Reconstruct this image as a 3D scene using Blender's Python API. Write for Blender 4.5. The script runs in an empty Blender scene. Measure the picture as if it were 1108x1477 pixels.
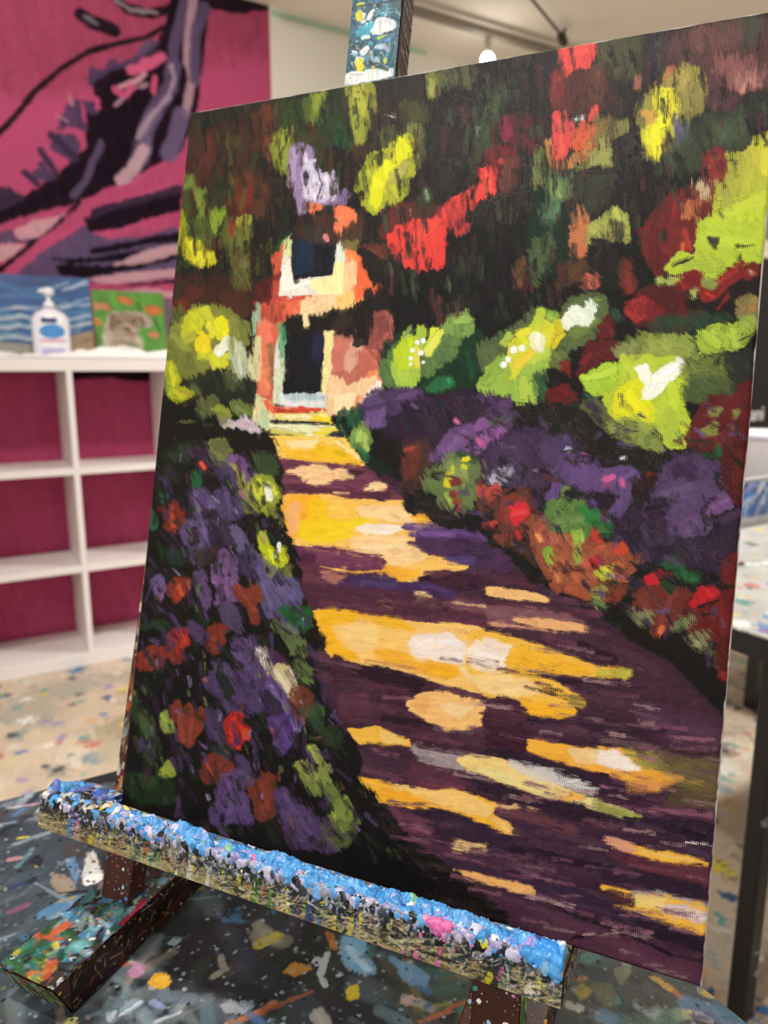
import bpy, bmesh, math, random
import numpy as np
from mathutils import Vector, Matrix
# ---------------------------------------------------------------- brush engine: lays strokes of paint into arrays, later carried by mesh vertices
def s2l(c):
    c = np.asarray(c, dtype=np.float32)
    return np.where(c <= .04045, c/12.92, ((c+.055)/1.055)**2.4)
def hx(h):
    return np.array([int(h[i:i+2], 16)/255. for i in (0, 2, 4)], dtype=np.float32)
_rg = np.random.RandomState(11)
_TB = _rg.rand(512, 512).astype(np.float32)*2-1
def vnoise(x, y):
    xi = np.floor(x).astype(np.int32); yi = np.floor(y).astype(np.int32)
    fx = (x-xi).astype(np.float32); fy = (y-yi).astype(np.float32)
    fx = fx*fx*(3-2*fx); fy = fy*fy*(3-2*fy)
    x0 = xi & 511; x1 = (xi+1) & 511; y0 = yi & 511; y1 = (yi+1) & 511
    return (_TB[y0, x0]*(1-fx)+_TB[y0, x1]*fx)*(1-fy)+(_TB[y1, x0]*(1-fx)+_TB[y1, x1]*fx)*fy
def chaikin(P):
    P = np.asarray(P, np.float32); Q = np.roll(P, -1, 0)
    out = np.empty((2*len(P), 2), np.float32); out[0::2] = .86*P+.14*Q; out[1::2] = .14*P+.86*Q
    return out
class Board:
    """a board of paint: top colour, colour under it, coverage of the top paint, thickness"""
    def __init__(s, x0, y0, w, h, step=1., base='1c1a18', jit=.10):
        s.x0, s.y0, s.step = x0, y0, step
        s.W = int(round(w/step))+1; s.H = int(round(h/step))+1
        b = hx(base)
        s.top = np.empty((s.H, s.W, 3), np.float32); s.top[:] = b
        s.und = s.top.copy(); s.cov = np.ones((s.H, s.W), np.float32); s.th = np.zeros((s.H, s.W), np.float32)
        s.n = 0; s.jit = jit; s.dabs = False; s.loose = False; s.rk = 1.; s.u = 1.; s.q = 1.
    def vis(s):
        return s.und+(s.top-s.und)*s.cov[..., None]
    def lay(s, col, pts, width=0., soft=1.2, rough=2.5, dry=.1, ang=None, jit=None, fine=2.6):
        s.n += 1; k = s.n*37.13
        jit = s.jit if jit is None else jit
        pts = np.asarray(pts, np.float32)
        m = width/2+soft*1.5+rough*(1.6 if not s.loose else 4.2)+2*s.step
        ax = int(max(0, np.floor((pts[:, 0].min()-m-s.x0)/s.step))); bx = int(min(s.W, np.ceil((pts[:, 0].max()+m-s.x0)/s.step)+1))
        ay = int(max(0, np.floor((pts[:, 1].min()-m-s.y0)/s.step))); by = int(min(s.H, np.ceil((pts[:, 1].max()+m-s.y0)/s.step)+1))
        if bx <= ax or by <= ay: return
        X, Y = np.meshgrid(s.x0+np.arange(ax, bx)*s.step, s.y0+np.arange(ay, by)*s.step)
        X = X.astype(np.float32); Y = Y.astype(np.float32)
        d2 = np.full(X.shape, 1e12, np.float32); ins = np.zeros(X.shape, bool)
        n = len(pts); closed = width == 0
        for i in range(n if closed else n-1):
            ex0, ey0 = pts[i]; ex1, ey1 = pts[(i+1) % n]
            dx, dy = ex1-ex0, ey1-ey0; L = dx*dx+dy*dy+1e-9
            t = np.clip(((X-ex0)*dx+(Y-ey0)*dy)/L, 0, 1)
            q = (X-ex0-t*dx)**2+(Y-ey0-t*dy)**2
            np.minimum(d2, q, out=d2)
            if closed and ey0 != ey1:
                c = ((Y >= ey0) != (Y >= ey1)) & (X < (ex1-ex0)*(Y-ey0)/(ey1-ey0)+ex0)
                ins ^= c
        if n == 1: d2 = (X-pts[0, 0])**2+(Y-pts[0, 1])**2
        sd = np.sqrt(d2)
        sd = np.where(ins, -sd, sd) if closed else sd-width/2
        if ang is None:
            a = np.arctan2(pts[-1, 1]-pts[0, 1], pts[-1, 0]-pts[0, 0]) if not closed else 0.
        else: a = np.radians(ang)
        ca, sa = np.cos(a), np.sin(a)
        al = X*ca+Y*sa; ac = -X*sa+Y*ca
        st = .6*vnoise(al/(10*fine)+k, ac/fine+k*1.7)+.4*vnoise(al/(4.2*fine)+k*2.1, ac/(fine*.55)+k)     # bristle marks
        w9 = fine*3.5; w4 = fine*1.42
        co = vnoise(X/w9+k*1.3, Y/w9-k)*.7+vnoise(X/w4+k, Y/w4+k)*.3
        sd = sd+rough*(co*.75+st*(.75 if not s.loose else .75+1.3*dry))-(.9*rough if closed and s.loose else 0)
        mask = np.clip(.5-sd/max(soft, .35*s.step), 0, 1)
        if soft > 3: mask = mask*mask*(3-2*mask)
        dr = .5+.5*st+.25*co if not s.loose else np.clip(.5+.85*st+.3*co, 0, 1.3)
        edge = np.clip(1+sd/(fine*5.4), 0, 1)                  # paint thins out towards the rim of a dry stroke
        cv = mask*np.clip(1-dry*(.35+.9*dr)*(.45+.55*edge), 0, 1)
        c = hx(col) if isinstance(col, str) else col
        if s.loose and c.max() > .7: jit = jit*(.38 if c.min() < .45 else .55)
        cc = c[None, None, :]*(1+jit*1.3*st[..., None]+jit*.6*co[..., None])
        cc = np.clip(cc+jit*.10*st[..., None], 0, 1)
        sl = (slice(ay, by), slice(ax, bx))
        T, U, C = s.top[sl], s.und[sl], s.cov[sl]
        old = U+(T-U)*C[..., None]
        on = cv > .03
        full = cv > .97
        keep = on & ~full
        U[keep] = old[keep]; T[on] = cc[on]; C[on] = cv[on]; C[full] = 1
        H = s.th[sl]
        H[on] = (H*(1-mask*.8)+mask*(.55+.45*st)+.10*np.exp(-np.abs(sd+fine*.46)/(fine*.5))*mask)[on]
    def script(s, txt, fmap=None, fs=1.):
        ox = oy = 0.; sc = 1.; ba = 80.; rnd = True
        for ln in txt.strip().splitlines():
            ln = ln.strip()
            if not ln or ln[0] == '#': continue
            if ln[0] == '@':
                v = [float(q) for q in ln[1:].split()]; ox, oy, sc = v[:3]; ba = v[3] if len(v) > 3 else 80.; rnd = len(v) < 5
                continue
            w = ln.split()
            col = w[0]; kw = dict(width=0., soft=1.3, rough=2.4, dry=.12, ang=ba, fine=2.6); pts = []
            for q in w[1:]:
                if ',' in q: pts.append([ox+float(q.split(',')[0])/sc, oy+float(q.split(',')[1])/sc])
                else:
                    f = q[0]; x = float(q[1:])
                    if f == 's': kw['width'] = x/sc; kw['ang'] = None
                    elif f == '~': kw['soft'] = x
                    elif f == 'r': kw['rough'] = x
                    elif f == 'd': kw['dry'] = x/100
                    elif f == 'a': kw['ang'] = x
                    elif f == 'j': kw['jit'] = x/100
                    elif f == 'f': kw['fine'] = x
            if kw['width'] == 0 and len(pts) > 2 and rnd:
                q = np.asarray(pts); ext = np.abs(q.max(0)-q.min(0)).max()/s.u
                if ext < 330: pts = chaikin(pts)
            if fmap: pts = [fmap(*q) for q in pts]; kw['width'] *= fs; kw['rough'] *= fs; kw['soft'] *= fs; kw['fine'] *= fs
            if s.loose: kw['soft'] = kw['soft']*1.35 if kw['soft'] != 1.3 else (1.6+9*kw['dry'])
            kw['rough'] *= s.rk
            s.lay(col, pts, **kw)
            if s.dabs and len(pts) > 2 and kw['width'] == 0: s.dab_in(col, np.asarray(pts), kw)
    def dab_in(s, col, P, kw):
        # loose dabs of the same paint, a little lighter or darker, laid inside and over the rim of a patch
        lo, hi = P.min(0), P.max(0); area = abs(np.sum(P[:, 0]*np.roll(P[:, 1], -1)-P[:, 1]*np.roll(P[:, 0], -1)))/2
        if area < 250 or area > 40000: return
        r = np.random.RandomState(s.n*7+3)
        a = np.radians(kw['ang'] if kw['ang'] is not None else 80)
        for i in range(int(min(26, 3+area/260))):
            q = lo+(hi-lo)*r.rand(2)
            ins = False
            for j in range(len(P)):
                x0, y0 = P[j]; x1, y1 = P[(j+1) % len(P)]
                if (q[1] >= y0) != (q[1] >= y1) and q[0] < (x1-x0)*(q[1]-y0)/(y1-y0)+x0: ins = not ins
            if not ins: continue
            L = 4+9*r.rand(); b = a+r.randn()*.35
            d = np.array([np.cos(b), np.sin(b)])*L
            c = hx(col); jt = s.jit*(1.3 if c.max() < .75 else .5)
            c = np.clip(c*(1+np.clip(r.randn(), -1.3, 1.6)*jt)+r.randn(3)*.012, 0, 1)
            s.lay(c, [q-d/2, q+d/2], width=4+5*r.rand(), soft=1.5, rough=2.2, dry=min(.75, .3+kw['dry']), ang=None)
    def scatter(s, cols, n, pts, L=14, w=4, ang=80, spread=.3, dry=.5, seed=1):
        r = np.random.RandomState(seed); P = np.asarray(pts, float); lo, hi = P.min(0), P.max(0); k = 0; cols = cols.split()
        for _ in range(n*6):
            q = lo+(hi-lo)*r.rand(2); ins = False
            for j in range(len(P)):
                x0, y0 = P[j]; x1, y1 = P[(j+1) % len(P)]
                if (q[1] >= y0) != (q[1] >= y1) and q[0] < (x1-x0)*(q[1]-y0)/(y1-y0)+x0: ins = not ins
            if not ins: continue
            b = np.radians(ang)+r.randn()*spread; l = L*(.4+1.2*r.rand()); d = np.array([np.cos(b), np.sin(b)])*l/2
            c = np.clip(hx(cols[r.randint(len(cols))])*(1+r.randn()*.12), 0, 1)
            ww = w*(.5+r.rand())
            s.lay(c, [q-d, q+d*.3*r.randn(2), q+d] if 0 else [q-d, q+d], width=ww, soft=.4*w, rough=.5*w, dry=min(.85, dry*(.7+.6*r.rand())), ang=None, fine=max(1.6*s.step, .5*w))
            k += 1
            if k >= n: break
    def reveal(s, pts, col, amt, streak=None, soft=30., seed=5, keep=.35):
        """lighter flecks in the hollows of the weave: thin paint and painted-in thread sheen"""
        P = np.asarray(pts, np.float32); Y, X = np.mgrid[0:s.H, 0:s.W].astype(np.float32); X = s.x0+X*s.step; Y = s.y0+Y*s.step
        d2 = np.full(X.shape, 1e12, np.float32); ins = np.zeros(X.shape, bool)
        for i in range(len(P)):
            x0, y0 = P[i]; x1, y1 = P[(i+1) % len(P)]; dx, dy = x1-x0, y1-y0
            t = np.clip(((X-x0)*dx+(Y-y0)*dy)/(dx*dx+dy*dy+1e-9), 0, 1); d2 = np.minimum(d2, (X-x0-t*dx)**2+(Y-y0-t*dy)**2)
            if y0 != y1: ins ^= ((Y >= y0) != (Y >= y1)) & (X < dx*(Y-y0)/dy+x0)
        m = np.clip(np.where(ins, np.sqrt(d2), 0)/soft, 0, 1)
        if streak is None: n = .55+.45*vnoise(X/22+seed, Y/22)+.25*vnoise(X/6, Y/6+seed)
        else:
            a = np.radians(streak); al = X*np.cos(a)+Y*np.sin(a); ac = -X*np.sin(a)+Y*np.cos(a)
            n = .4+.6*vnoise(al/55+seed, ac/6)+.4*vnoise(al/20, ac/2.6+seed)
        k = np.clip(m*n, 0, 1.2)*amt
        v = s.vis(); on = (s.cov > .9) & (k > .04)
        c = v*keep+hx(col)*(1-keep); c = np.maximum(c, v)
        s.und[on] = c[on]; s.cov[on] = (1-k)[on]

GARDEN0 = """
@0 0 1 84
161412 r0 ~1 d0 150,0 1140,-20 1140,1440 150,1440
1a1514 ~20 r8 d20 700,90 1120,10 1120,240 900,260 720,300
3a2233 ~3 r3 d0 a6 385,632 490,634 560,692 640,752 700,792 790,850 880,902 960,968 1045,1035 1040,1450 690,1440 560,1265 515,1150 490,1050 450,950 420,860 396,740
"""
GARDEN1 = """
# upper left foliage
@220 130 3.693 86
1f1f17 ~6 175,140 660,50 640,190 500,420 175,260
24261a ~8 180,170 260,160 250,240 185,240
45241c ~7 r4 d40 190,235 320,235 335,490 270,540 200,530 168,440
5a2c22 ~6 d50 250,260 310,280 300,420 260,470
34201a ~8 r4 d30 320,200 520,170 520,450 400,470 330,400
2c2d1c ~6 d50 250,540 400,470 420,640 300,640
5a2d20 ~4 d45 555,105 632,85 628,360 600,395 560,330
8a4030 ~4 d45 580,270 625,260 622,385 592,385
6b3323 ~4 d50 570,100 600,100 595,220 575,230
4a2a1e ~3 d40 508,150 548,140 540,330 515,345
4a2a1e ~3 d40 440,225 476,225 470,380 440,425
2a3a1c ~5 d30 632,85 790,50 775,260 640,260
33421f ~4 d50 650,100 730,80 720,200 660,230
4c5a24 ~3 d40 770,75 835,50 835,170 790,180
7c8a30 ~2 r3 d45 830,38 915,28 910,150 850,195 832,130
8c9838 ~2 d50 850,50 890,40 885,170 855,190
22331f ~5 d20 905,25 1015,5 1060,300 900,320 850,220
234a28 ~6 d50 930,150 1050,260 1040,340 960,320
38381f ~6 d40 740,240 900,250 860,420 760,420
98a02e ~3 d40 1015,0 1108,-20 1112,200 1075,295 1045,200
b0b038 ~3 d60 1050,0 1085,-10 1080,180 1060,230
7d8d30 ~3 r4 d35 640,238 722,228 716,330 712,545 655,480 618,330
94a038 ~3 d60 650,260 700,250 690,400 650,380
1d1a17 ~4 r5 640,455 720,560 800,660 730,770 650,840 555,780 540,560 560,400
161414 ~4 r3 940,300 1070,420 1060,700 1020,640 960,440
54301f ~4 r4 d40 410,470 530,440 592,560 562,690 420,650
6a3424 ~3 d55 430,500 510,470 540,560 450,640
8c2f26 ~3 r3 d35 440,565 488,545 482,640 455,692
46241c ~5 d30 360,600 430,640 420,720 370,720
5d6e2c ~2 r3 d20 155,485 198,468 205,545 285,560 250,640 255,720 305,740 305,870 235,855 170,760 138,570
72802e ~3 d50 195,560 270,575 250,700 215,690
2c3a1b r2 d15 142,560 190,558 216,780 172,785 138,650
48562a ~2 d30 206,715 300,715 312,860 255,905 225,820
7f9a2e ~2 d40 278,650 352,640 348,720 300,752
2b2d1b ~5 d40 250,570 360,560 350,640 280,650
a3a21f ~1.6 r3 d35 122,655 150,680 162,790 162,895 132,895 112,790
b9b21f r3 d15 172,800 230,830 262,890 300,878 302,930 280,955 276,1012 240,1022 215,962 158,935
d4cc34 s34 d20 195,830 215,920
d2ca36 s34 d20 240,900 250,990
c6c030 s26 d20 285,890 280,930
6f8030 ~1.6 d40 278,988 330,985 332,1075 278,1085
8a9838 s26 d30 300,1000 318,1060
59602a ~2 r4 d55 365,720 512,690 505,790 440,872 380,872 348,800
6d7430 ~2 d70 390,760 500,740 450,850 390,850
a29a30 ~2 d45 428,702 505,690 490,722 430,742
9a3c28 ~2 d40 385,740 412,720 402,800
5c5b2c ~3 r4 d62 395,880 522,900 485,1062 430,1075 412,960
747038 ~3 d75 440,930 500,930 470,1040 440,1040
26331c ~3 d30 98,900 190,950 205,1045 88,1020
3a4a22 ~3 d60 120,930 180,970 170,1010 110,1000
3c2219 ~4 r4 d30 78,1030 255,1050 360,1108 540,1080 660,1000 640,900 530,880 500,1000 370,1108 78,1108
4a241d ~4 d40 560,1000 660,980 660,1108 540,1108
8e78a6 r2.6 d20 715,330 745,302 770,300 772,420 800,320 825,330 815,390 795,440 792,600 765,600 708,520
a48fc0 s30 d25 735,330 728,480
9a82b0 r3 d25 756,560 955,540 960,610 880,645 845,610 830,640 770,662
7c6794 ~1.6 d40 955,540 1012,535 1012,620 972,642
c4badb r3 d20 790,345 800,380 842,400 852,455 918,465 940,440 962,490 952,585 890,592 800,592 772,482 790,430
dcd3ea s40 d20 800,500 815,560
e2dbef s36 d15 850,480 860,560
e0d8ee s30 d20 905,480 895,570
d8cfe8 s28 d20 790,355 792,385
4c4060 s16 d30 885,520 895,560
6a5880 s22 d30 795,455 800,470
e8dff0 s14 830,550 850,600
# bush left of the house
@220 400 3.693 70
1c1814 ~4 r4 d5 85,-20 540,-20 545,640 540,720 300,760 20,800 60,400
3c2219 ~4 r4 d30 80,20 260,20 540,40 540,200 330,230 80,190
5a2c22 ~4 d50 180,70 250,80 230,130 170,130
4a2a1e ~4 d50 340,90 500,110 480,220 380,200
5c5b2c ~3 r4 d62 415,-20 500,-20 482,75 430,75
70301f ~2 d40 330,160 365,170 360,245 330,230
70301f ~3 d50 100,130 200,150 180,190 100,180
5c6030 ~3 r4 d58 72,195 155,185 155,310 78,310
7c8038 r4 ~1.6 d28 75,300 165,235 210,180 330,172 480,262 492,342 440,420 460,560 420,582 370,545 395,480 330,505 270,545 200,565 150,525 80,545 58,455
8f9440 s50 d45 100,330 170,400
6a7034 s60 ~2 d50 100,440 200,520
98983c s50 d40 390,260 420,320
b8b828 r3 d15 155,275 195,200 240,188 255,260 205,312 150,335
c4c430 s40 d20 265,190 300,250
a8a838 s40 d25 170,350 210,330
dcd820 r2.6 d10 318,252 350,228 385,260 388,335 350,342 318,305
dcc820 r2.6 d12 208,365 250,308 282,335 295,405 240,425
d4d030 s40 d15 285,260 300,320
b8bc30 s40 d25 240,430 300,450
ccc832 r3 d20 290,420 395,420 385,470 330,495
e8e8d0 r2.4 d20 322,410 365,350 388,335 385,385 345,428
f4f4ec s20 d10 335,415 345,405
b8c0a0 r4 ~1.6 d38 400,345 442,365 488,480 478,592 455,575 412,445
d0d4c4 s20 d40 420,380 460,520
8a9050 s30 d40 405,340 415,420
7c8040 s40 d50 430,250 420,310
70783c s36 d45 470,285 475,320
22251a r4 ~2 d15 168,565 270,540 305,510 372,545 420,585 545,560 545,700 400,660 250,665 200,610
4a5232 ~3 d60 370,520 440,540 430,600 380,600
a8ac24 r3 d15 58,485 108,462 126,540 118,600 170,622 205,625 212,662 150,692 108,672 68,622
c4c42c s34 d20 85,500 100,580
b4b82c s34 d20 110,620 150,660
b08a30 s18 d30 170,630 185,645
6a7030 r4 d50 ~2 105,420 185,430 192,545 135,525
5c6a3c s34 d45 40,560 60,600
15140f ~4 r4 20,690 120,700 300,640 330,800 300,1108 -20,1108
5a6034 s30 d50 205,600 230,640
5c6438 ~3 r4 d58 230,680 320,660 330,720 240,760
8a9438 r2.6 d25 308,712 340,698 392,722 402,752 350,765
6a7838 r3 ~2 d35 398,690 432,678 532,715 545,785 470,765
7c8850 s26 d45 440,700 520,750
3a4028 ~3 d45 470,760 560,740 600,820 560,840
6a6e3c r3 ~1.6 d25 78,800 200,788 252,830 252,872 212,885 200,905 120,862
7c8050 s30 d45 100,820 230,850
44503a r4 ~2 d55 98,870 205,885 205,962 110,935
3a4a34 ~3 d55 250,800 310,800 320,850 260,850
6c7040 r3 d22 268,865 330,848 355,900 402,930 385,1002 342,1022 312,962
4a2c2a ~3 r4 d40 205,890 290,910 290,985 220,985
c04030 s20 d20 250,1015 262,1028
8a8468 r3 d50 360,770 420,800 400,820 360,790
b8b8a8 r4 d45 ~1.6 370,792 450,800 540,862 530,885 450,850
d0bcc8 r4 d38 ~1.6 425,800 500,768 562,832 602,905 592,955 520,885
6e4a68 r4 ~2 d35 440,872 520,880 605,962 560,985 470,955
5a4068 r4 ~2 d30 388,960 470,1000 545,1062 545,1130 400,1130
2e3a22 r3 ~2 d25 585,830 650,930 655,1090 600,1100 560,1000 610,950
4c5430 ~3 d50 520,980 645,930 640,1060 600,1080
a09a50 s30 d35 405,1010 450,1090
# house upper
@340 260 4.617 85 1
1b1816 r3 100,320 350,330 330,440 230,520 250,600 200,720 100,720
14532a ~3 d40 240,480 345,350 345,420 300,460
c85a3e r3 d20 228,515 300,462 302,650 285,775 215,745 245,600
7a2c26 ~3 d40 180,690 290,640 285,740 200,760
b5503c r3 d15 130,830 300,760 560,765 650,860 380,905 300,955 280,1108 130,1108
b9473a ~2 d30 185,700 285,690 285,890 200,835
cf4f3a ~2 d30 a10 290,800 500,770 460,840 300,890
e0603a ~2 r2 d20 130,830 185,830 215,900 195,1108 130,1108
5a2320 ~3 r3 d20 118,720 200,690 190,830 130,825
e89a66 r2.5 d10 680,478 790,458 830,560 860,700 835,845 770,905 640,872 640,720
f0c89a ~2 d30 700,520 800,540 804,720 720,790 690,700
e8663a r3 d15 795,520 855,610 958,712 885,768 842,740 765,830 738,775 800,700
f0824a ~2 d40 690,470 780,460 790,520 700,540
f0c877 ~2 r3 d20 625,735 730,755 772,882 715,905 640,862
f0cf9c r3 d15 395,835 520,780 632,755 632,855 545,930 490,905 475,985 415,965 375,915
e06848 ~2 d30 300,830 400,820 380,900 300,900
ebe6d4 r1.2 ~1 d8 302,430 350,368 352,480 370,672 620,642 640,440 690,430 682,762 540,766 272,778
cdd684 ~2 d35 306,425 350,400 346,500 306,500
f0e2a0 ~3 r1.5 d15 460,690 620,650 640,520 692,520 682,760 540,768
d8dcd0 ~2 d25 640,440 688,432 684,540 640,540
f4eee6 s34 ~2 300,740 460,690
101320 r1.2 ~1 d4 348,370 450,335 640,345 640,440 618,632 372,668 354,600
15284a ~4 r2 d35 362,390 495,370 485,580 385,630
1a2c52 s20 ~3 d50 370,640 470,610
231b1c r2 450,240 540,190 632,188 652,225 650,380 600,440 520,400 350,400 360,330 440,330
4a2a24 ~4 r3 d40 475,260 600,250 640,400 600,430 520,400
38302c ~3 d40 350,340 500,320 620,420 480,420
e0764c r2 d20 458,172 532,178 532,198 500,205 480,235 458,215
ee7b50 r3 d15 640,190 745,225 765,285 705,330 680,400 648,330 652,222
e8a080 s16 d40 668,260 668,420
d08878 s22 565,385 580,410
4a3323 r4 d25 ~2 715,335 800,275 880,300 845,440 700,450 678,400
7a7040 ~2 d45 688,420 785,418 765,470 688,472
1a1715 r4 845,310 905,260 980,300 900,440 815,475
5a3028 ~3 r3 d25 838,455 965,440 965,600 905,690 835,560
76382c ~2 d40 860,470 930,450 930,540 870,550
1a1715 r3 795,470 845,555 925,640 905,700 835,560
1c1816 r4 845,745 905,780 965,690 1010,600 1108,620 1108,900 870,890 845,965 740,965 735,900 835,850
# house lower, door, steps
@340 440 4.617 86 1
d0634a r2 d10 128,50 290,50 275,250 245,450 245,695 190,665 138,600 133,300
e2795a ~3 r2 d25 140,120 212,120 202,560 150,560
8a6a44 ~4 d40 205,280 255,270 238,560 200,540
b04a38 ~3 d30 150,20 290,20 280,120 160,100
e0805e ~2 d30 150,440 190,440 190,600 150,590
d8cf9a r3 d35 112,270 130,235 132,510 98,495 88,420
8fb090 r3 d35 ~1.6 95,110 126,30 122,120 100,210
bd6a58 r3 d10 612,180 770,175 780,250 860,250 868,85 985,60 1002,90 1002,200 1022,250 942,340 930,440 945,510 900,560 820,640 770,735 700,730 600,725 575,690 600,470 612,330
985048 r3 d20 868,85 985,60 1002,90 1002,200 1022,250 950,335 880,300 850,270
8a4640 ~3 d40 880,100 960,90 960,200 900,240
8a5a48 ~2 d30 630,175 760,170 770,230 660,240
c87464 ~3 d30 640,240 720,240 710,430 640,440
d8a48c ~3 r3 d25 745,265 825,258 795,330 745,440 708,420
b86454 ~3 d30 800,330 930,340 900,460 800,520
e88a58 ~2 r3 d15 865,462 930,450 935,525 840,605 800,560
f0c898 r3 d15 598,485 660,500 720,560 850,500 905,490 880,565 800,645 735,725 600,725 575,650
f4dcae ~2 r3 d25 640,620 785,600 765,700 650,722
e8845a s26 d20 800,620 770,720
efe6d8 r2.4 d15 850,612 935,512 946,570 900,605
cfd4b4 r1.4 ~1 d8 258,260 300,140 330,130 320,560 400,585 575,588 578,692 300,694 238,682 240,480
e4dcd8 s22 ~2 d20 258,290 250,420
5e9a70 ~2 r3 d35 282,140 325,125 325,260 312,400 278,310
2f7a4a ~2 d45 290,140 322,130 318,240 290,230
c9dcb4 s26 ~2 d25 300,440 285,560
d5dcd8 ~2 r2 d15 282,605 560,600 572,690 292,692
a9bdc4 ~3 d30 310,592 450,588 560,620 345,640
e8dce0 s26 ~3 d30 a2 330,665 540,660
15131c r2 d3 328,110 602,110 582,250 572,400 556,582 310,588 320,380
20214a ~4 d40 505,160 560,160 542,370 492,360
1c1613 r4 320,140 345,95 372,88 410,100 425,150 470,152 488,92 560,80 600,75 622,48 740,62 762,90 775,10 852,0 862,120 842,255 785,255 758,182 645,182 600,200 540,180 330,180
3a2a22 ~3 d50 650,80 740,90 730,150 640,150
f0dca0 s44 r3 d15 445,80 455,140
eedf98 r2 d12 580,195 616,190 610,330 602,470 572,592 556,562 570,380
e6d6a2 r3 d15 128,645 180,650 222,722 252,742 205,835 118,775
b8c8a0 ~2 d40 160,720 215,760 195,830 140,800
e0603a r2 d12 175,650 235,690 245,735 200,700
d84a30 r1.5 d12 a2 240,690 572,702 572,722 420,722 250,740
2a1c18 s9 d50 r2 250,725 410,726 560,728
3a201c s10 d40 r2 245,683 300,690
f0dc7c r1.2 d10 a2 248,738 572,735 602,780 500,792 270,784
f2d02a ~2 a2 500,765 602,758 602,786 510,792
f8ecc0 s14 ~2 d30 300,750 480,748
171c2c r1.2 ~1 a2 216,786 602,790 602,806 320,808 216,802
e4e4b4 r1.4 d8 a2 212,806 640,815 648,850 562,884 440,884 380,864 238,848
e8d63a ~2 d20 a2 520,855 642,825 652,856 560,872
c9c05a ~2 d20 a2 228,850 340,855 432,878 350,888 240,872
2a3038 s10 ~1.4 215,872 300,886 360,890
1c2a3c r1.4 a2 585,882 640,858 692,864 692,888 640,892
dfe6d0 s12 ~1.5 690,800 712,880
f5c95a r1.5 d6 a4 212,886 590,890 700,892 855,1062 760,1078 500,1064 440,1042 280,1032 240,930
f0b428 ~3 d20 a4 305,965 420,935 640,950 700,1000 805,1055 500,1052 330,1000
f0c01c ~3 d30 a4 480,960 640,955 720,1020 560,1010
f5dca0 ~3 d20 a4 335,925 520,912 500,942 360,952
f4dc9c s14 ~2 650,910 790,1010 850,1060
1f4a30 r4 d20 665,745 790,690 820,810 700,835
14201a r4 d20 700,780 760,850 820,980 900,1040 1040,1108 900,1108 800,960
7f9c48 r3 d30 ~1.6 755,850 850,795 872,930 832,985 760,925
b0c868 s36 d30 815,840 800,900
a8c060 s40 d30 840,880 850,960
2c6a44 s36 d40 790,940 850,1010
# path, upper
@380 600 3.693 4
6a3547 r2 d12 58,235 250,258 530,272 645,392 745,442 620,465 350,455 180,425 90,432
5a2b3c ~2 d40 70,380 350,425 520,440 640,415 500,400 200,370
844a5c s14 ~2 d50 90,345 420,385
7c4456 s16 ~2 d50 300,310 560,330
f4c890 r2 d15 105,302 275,264 345,300 420,290 468,322 300,342 200,325
f4c890 r2 d15 218,352 300,336 355,346 270,372
f6cf96 r2 d15 518,392 600,352 645,386 560,402
f0b890 s12 d30 365,412 440,412
3a1f2a s20 d20 440,304 510,308
4a2436 r2 d20 540,410 650,402 650,440 570,446
f5c060 r2.2 ~1.4 d6 86,432 310,424 430,452 610,462 740,452 850,480 884,542 975,580 800,600 785,680 830,722 1000,762 1085,802 850,832 800,872 680,872 540,824 290,818 320,790 480,792 620,800 600,765 400,742 200,702 128,682 82,620 78,580
f0a824 ~4 d25 88,440 280,430 330,520 205,640 132,655 82,610
f0cf18 ~4 d25 180,565 350,548 610,560 455,600 435,652 250,675 185,642
f2c41a ~4 d35 240,440 360,460 330,560 220,600
f0b070 ~4 d30 a70 118,480 182,470 172,620 130,632
f5cf96 ~3 d25 480,482 700,490 840,500 820,562 600,550 500,522
f3c050 ~3 d30 330,460 480,455 470,540 350,540
f8e8dc ~2 d35 480,592 730,588 650,640 560,642
fdf4ee s12 ~2 540,632 650,622
f0b030 ~2 r3 d20 848,478 884,540 975,580 870,580 780,540
f6cd90 ~3 d20 470,642 760,650 870,742 720,800 600,765 460,702
f6d8a8 s30 ~3 d40 520,700 720,690
f0ac30 ~2 r2 d15 415,828 560,808 700,805 835,832 720,874 600,845
c8a0b0 s12 ~2 d50 760,590 900,600
5a3f86 r3 ~2 d45 735,582 1108,560 1180,640 1108,662 820,652
7452a0 s24 ~3 d45 830,622 1000,630
4a2d50 r3 ~2 d35 760,662 1108,645 1300,740 1300,820 1108,770 980,745 830,705
3a2448 ~3 d20 960,660 1160,670 1200,760 980,720
473a7c r2 ~2 d35 950,755 1108,742 1108,782 1000,780
6b3350 r2.5 d15 138,712 300,705 500,730 622,760 632,804 480,815 330,795 180,785
7d4460 s20 ~2 d50 280,735 560,775
4a2236 ~3 d30 175,735 260,748 250,785 190,785
5c2c3e r3 d10 178,790 320,818 410,872 460,962 600,982 640,1012 400,1012 250,1050 205,960
6e3a4c s24 ~3 d50 230,870 380,900
4a2232 s30 ~3 d40 230,980 420,990
b87a68 ~2 d55 310,830 440,850 400,895 330,872
3c2756 r2.5 d15 400,892 520,848 640,848 722,890 830,878 1000,892 1020,962 860,965 560,955 460,985 392,972
4a3a74 s34 ~3 d40 520,885 690,905
503a78 s26 ~3 d40 840,905 960,925
3a1c2c r2 d20 830,860 1000,830 1160,850 1160,912 1000,918 900,885
5a3040 r2 ~2 d30 840,830 1000,825 920,850
6a3848 r2 d25 560,928 800,962 840,1002 620,968
4a2438 s16 ~2 d30 420,960 600,985
f2bf86 r2.5 d20 600,975 640,955 710,985 700,1025 595,1002
f4ca92 r2 d20 790,942 850,950 930,990 1200,1008 1200,1030 1000,1025 830,1002
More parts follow.
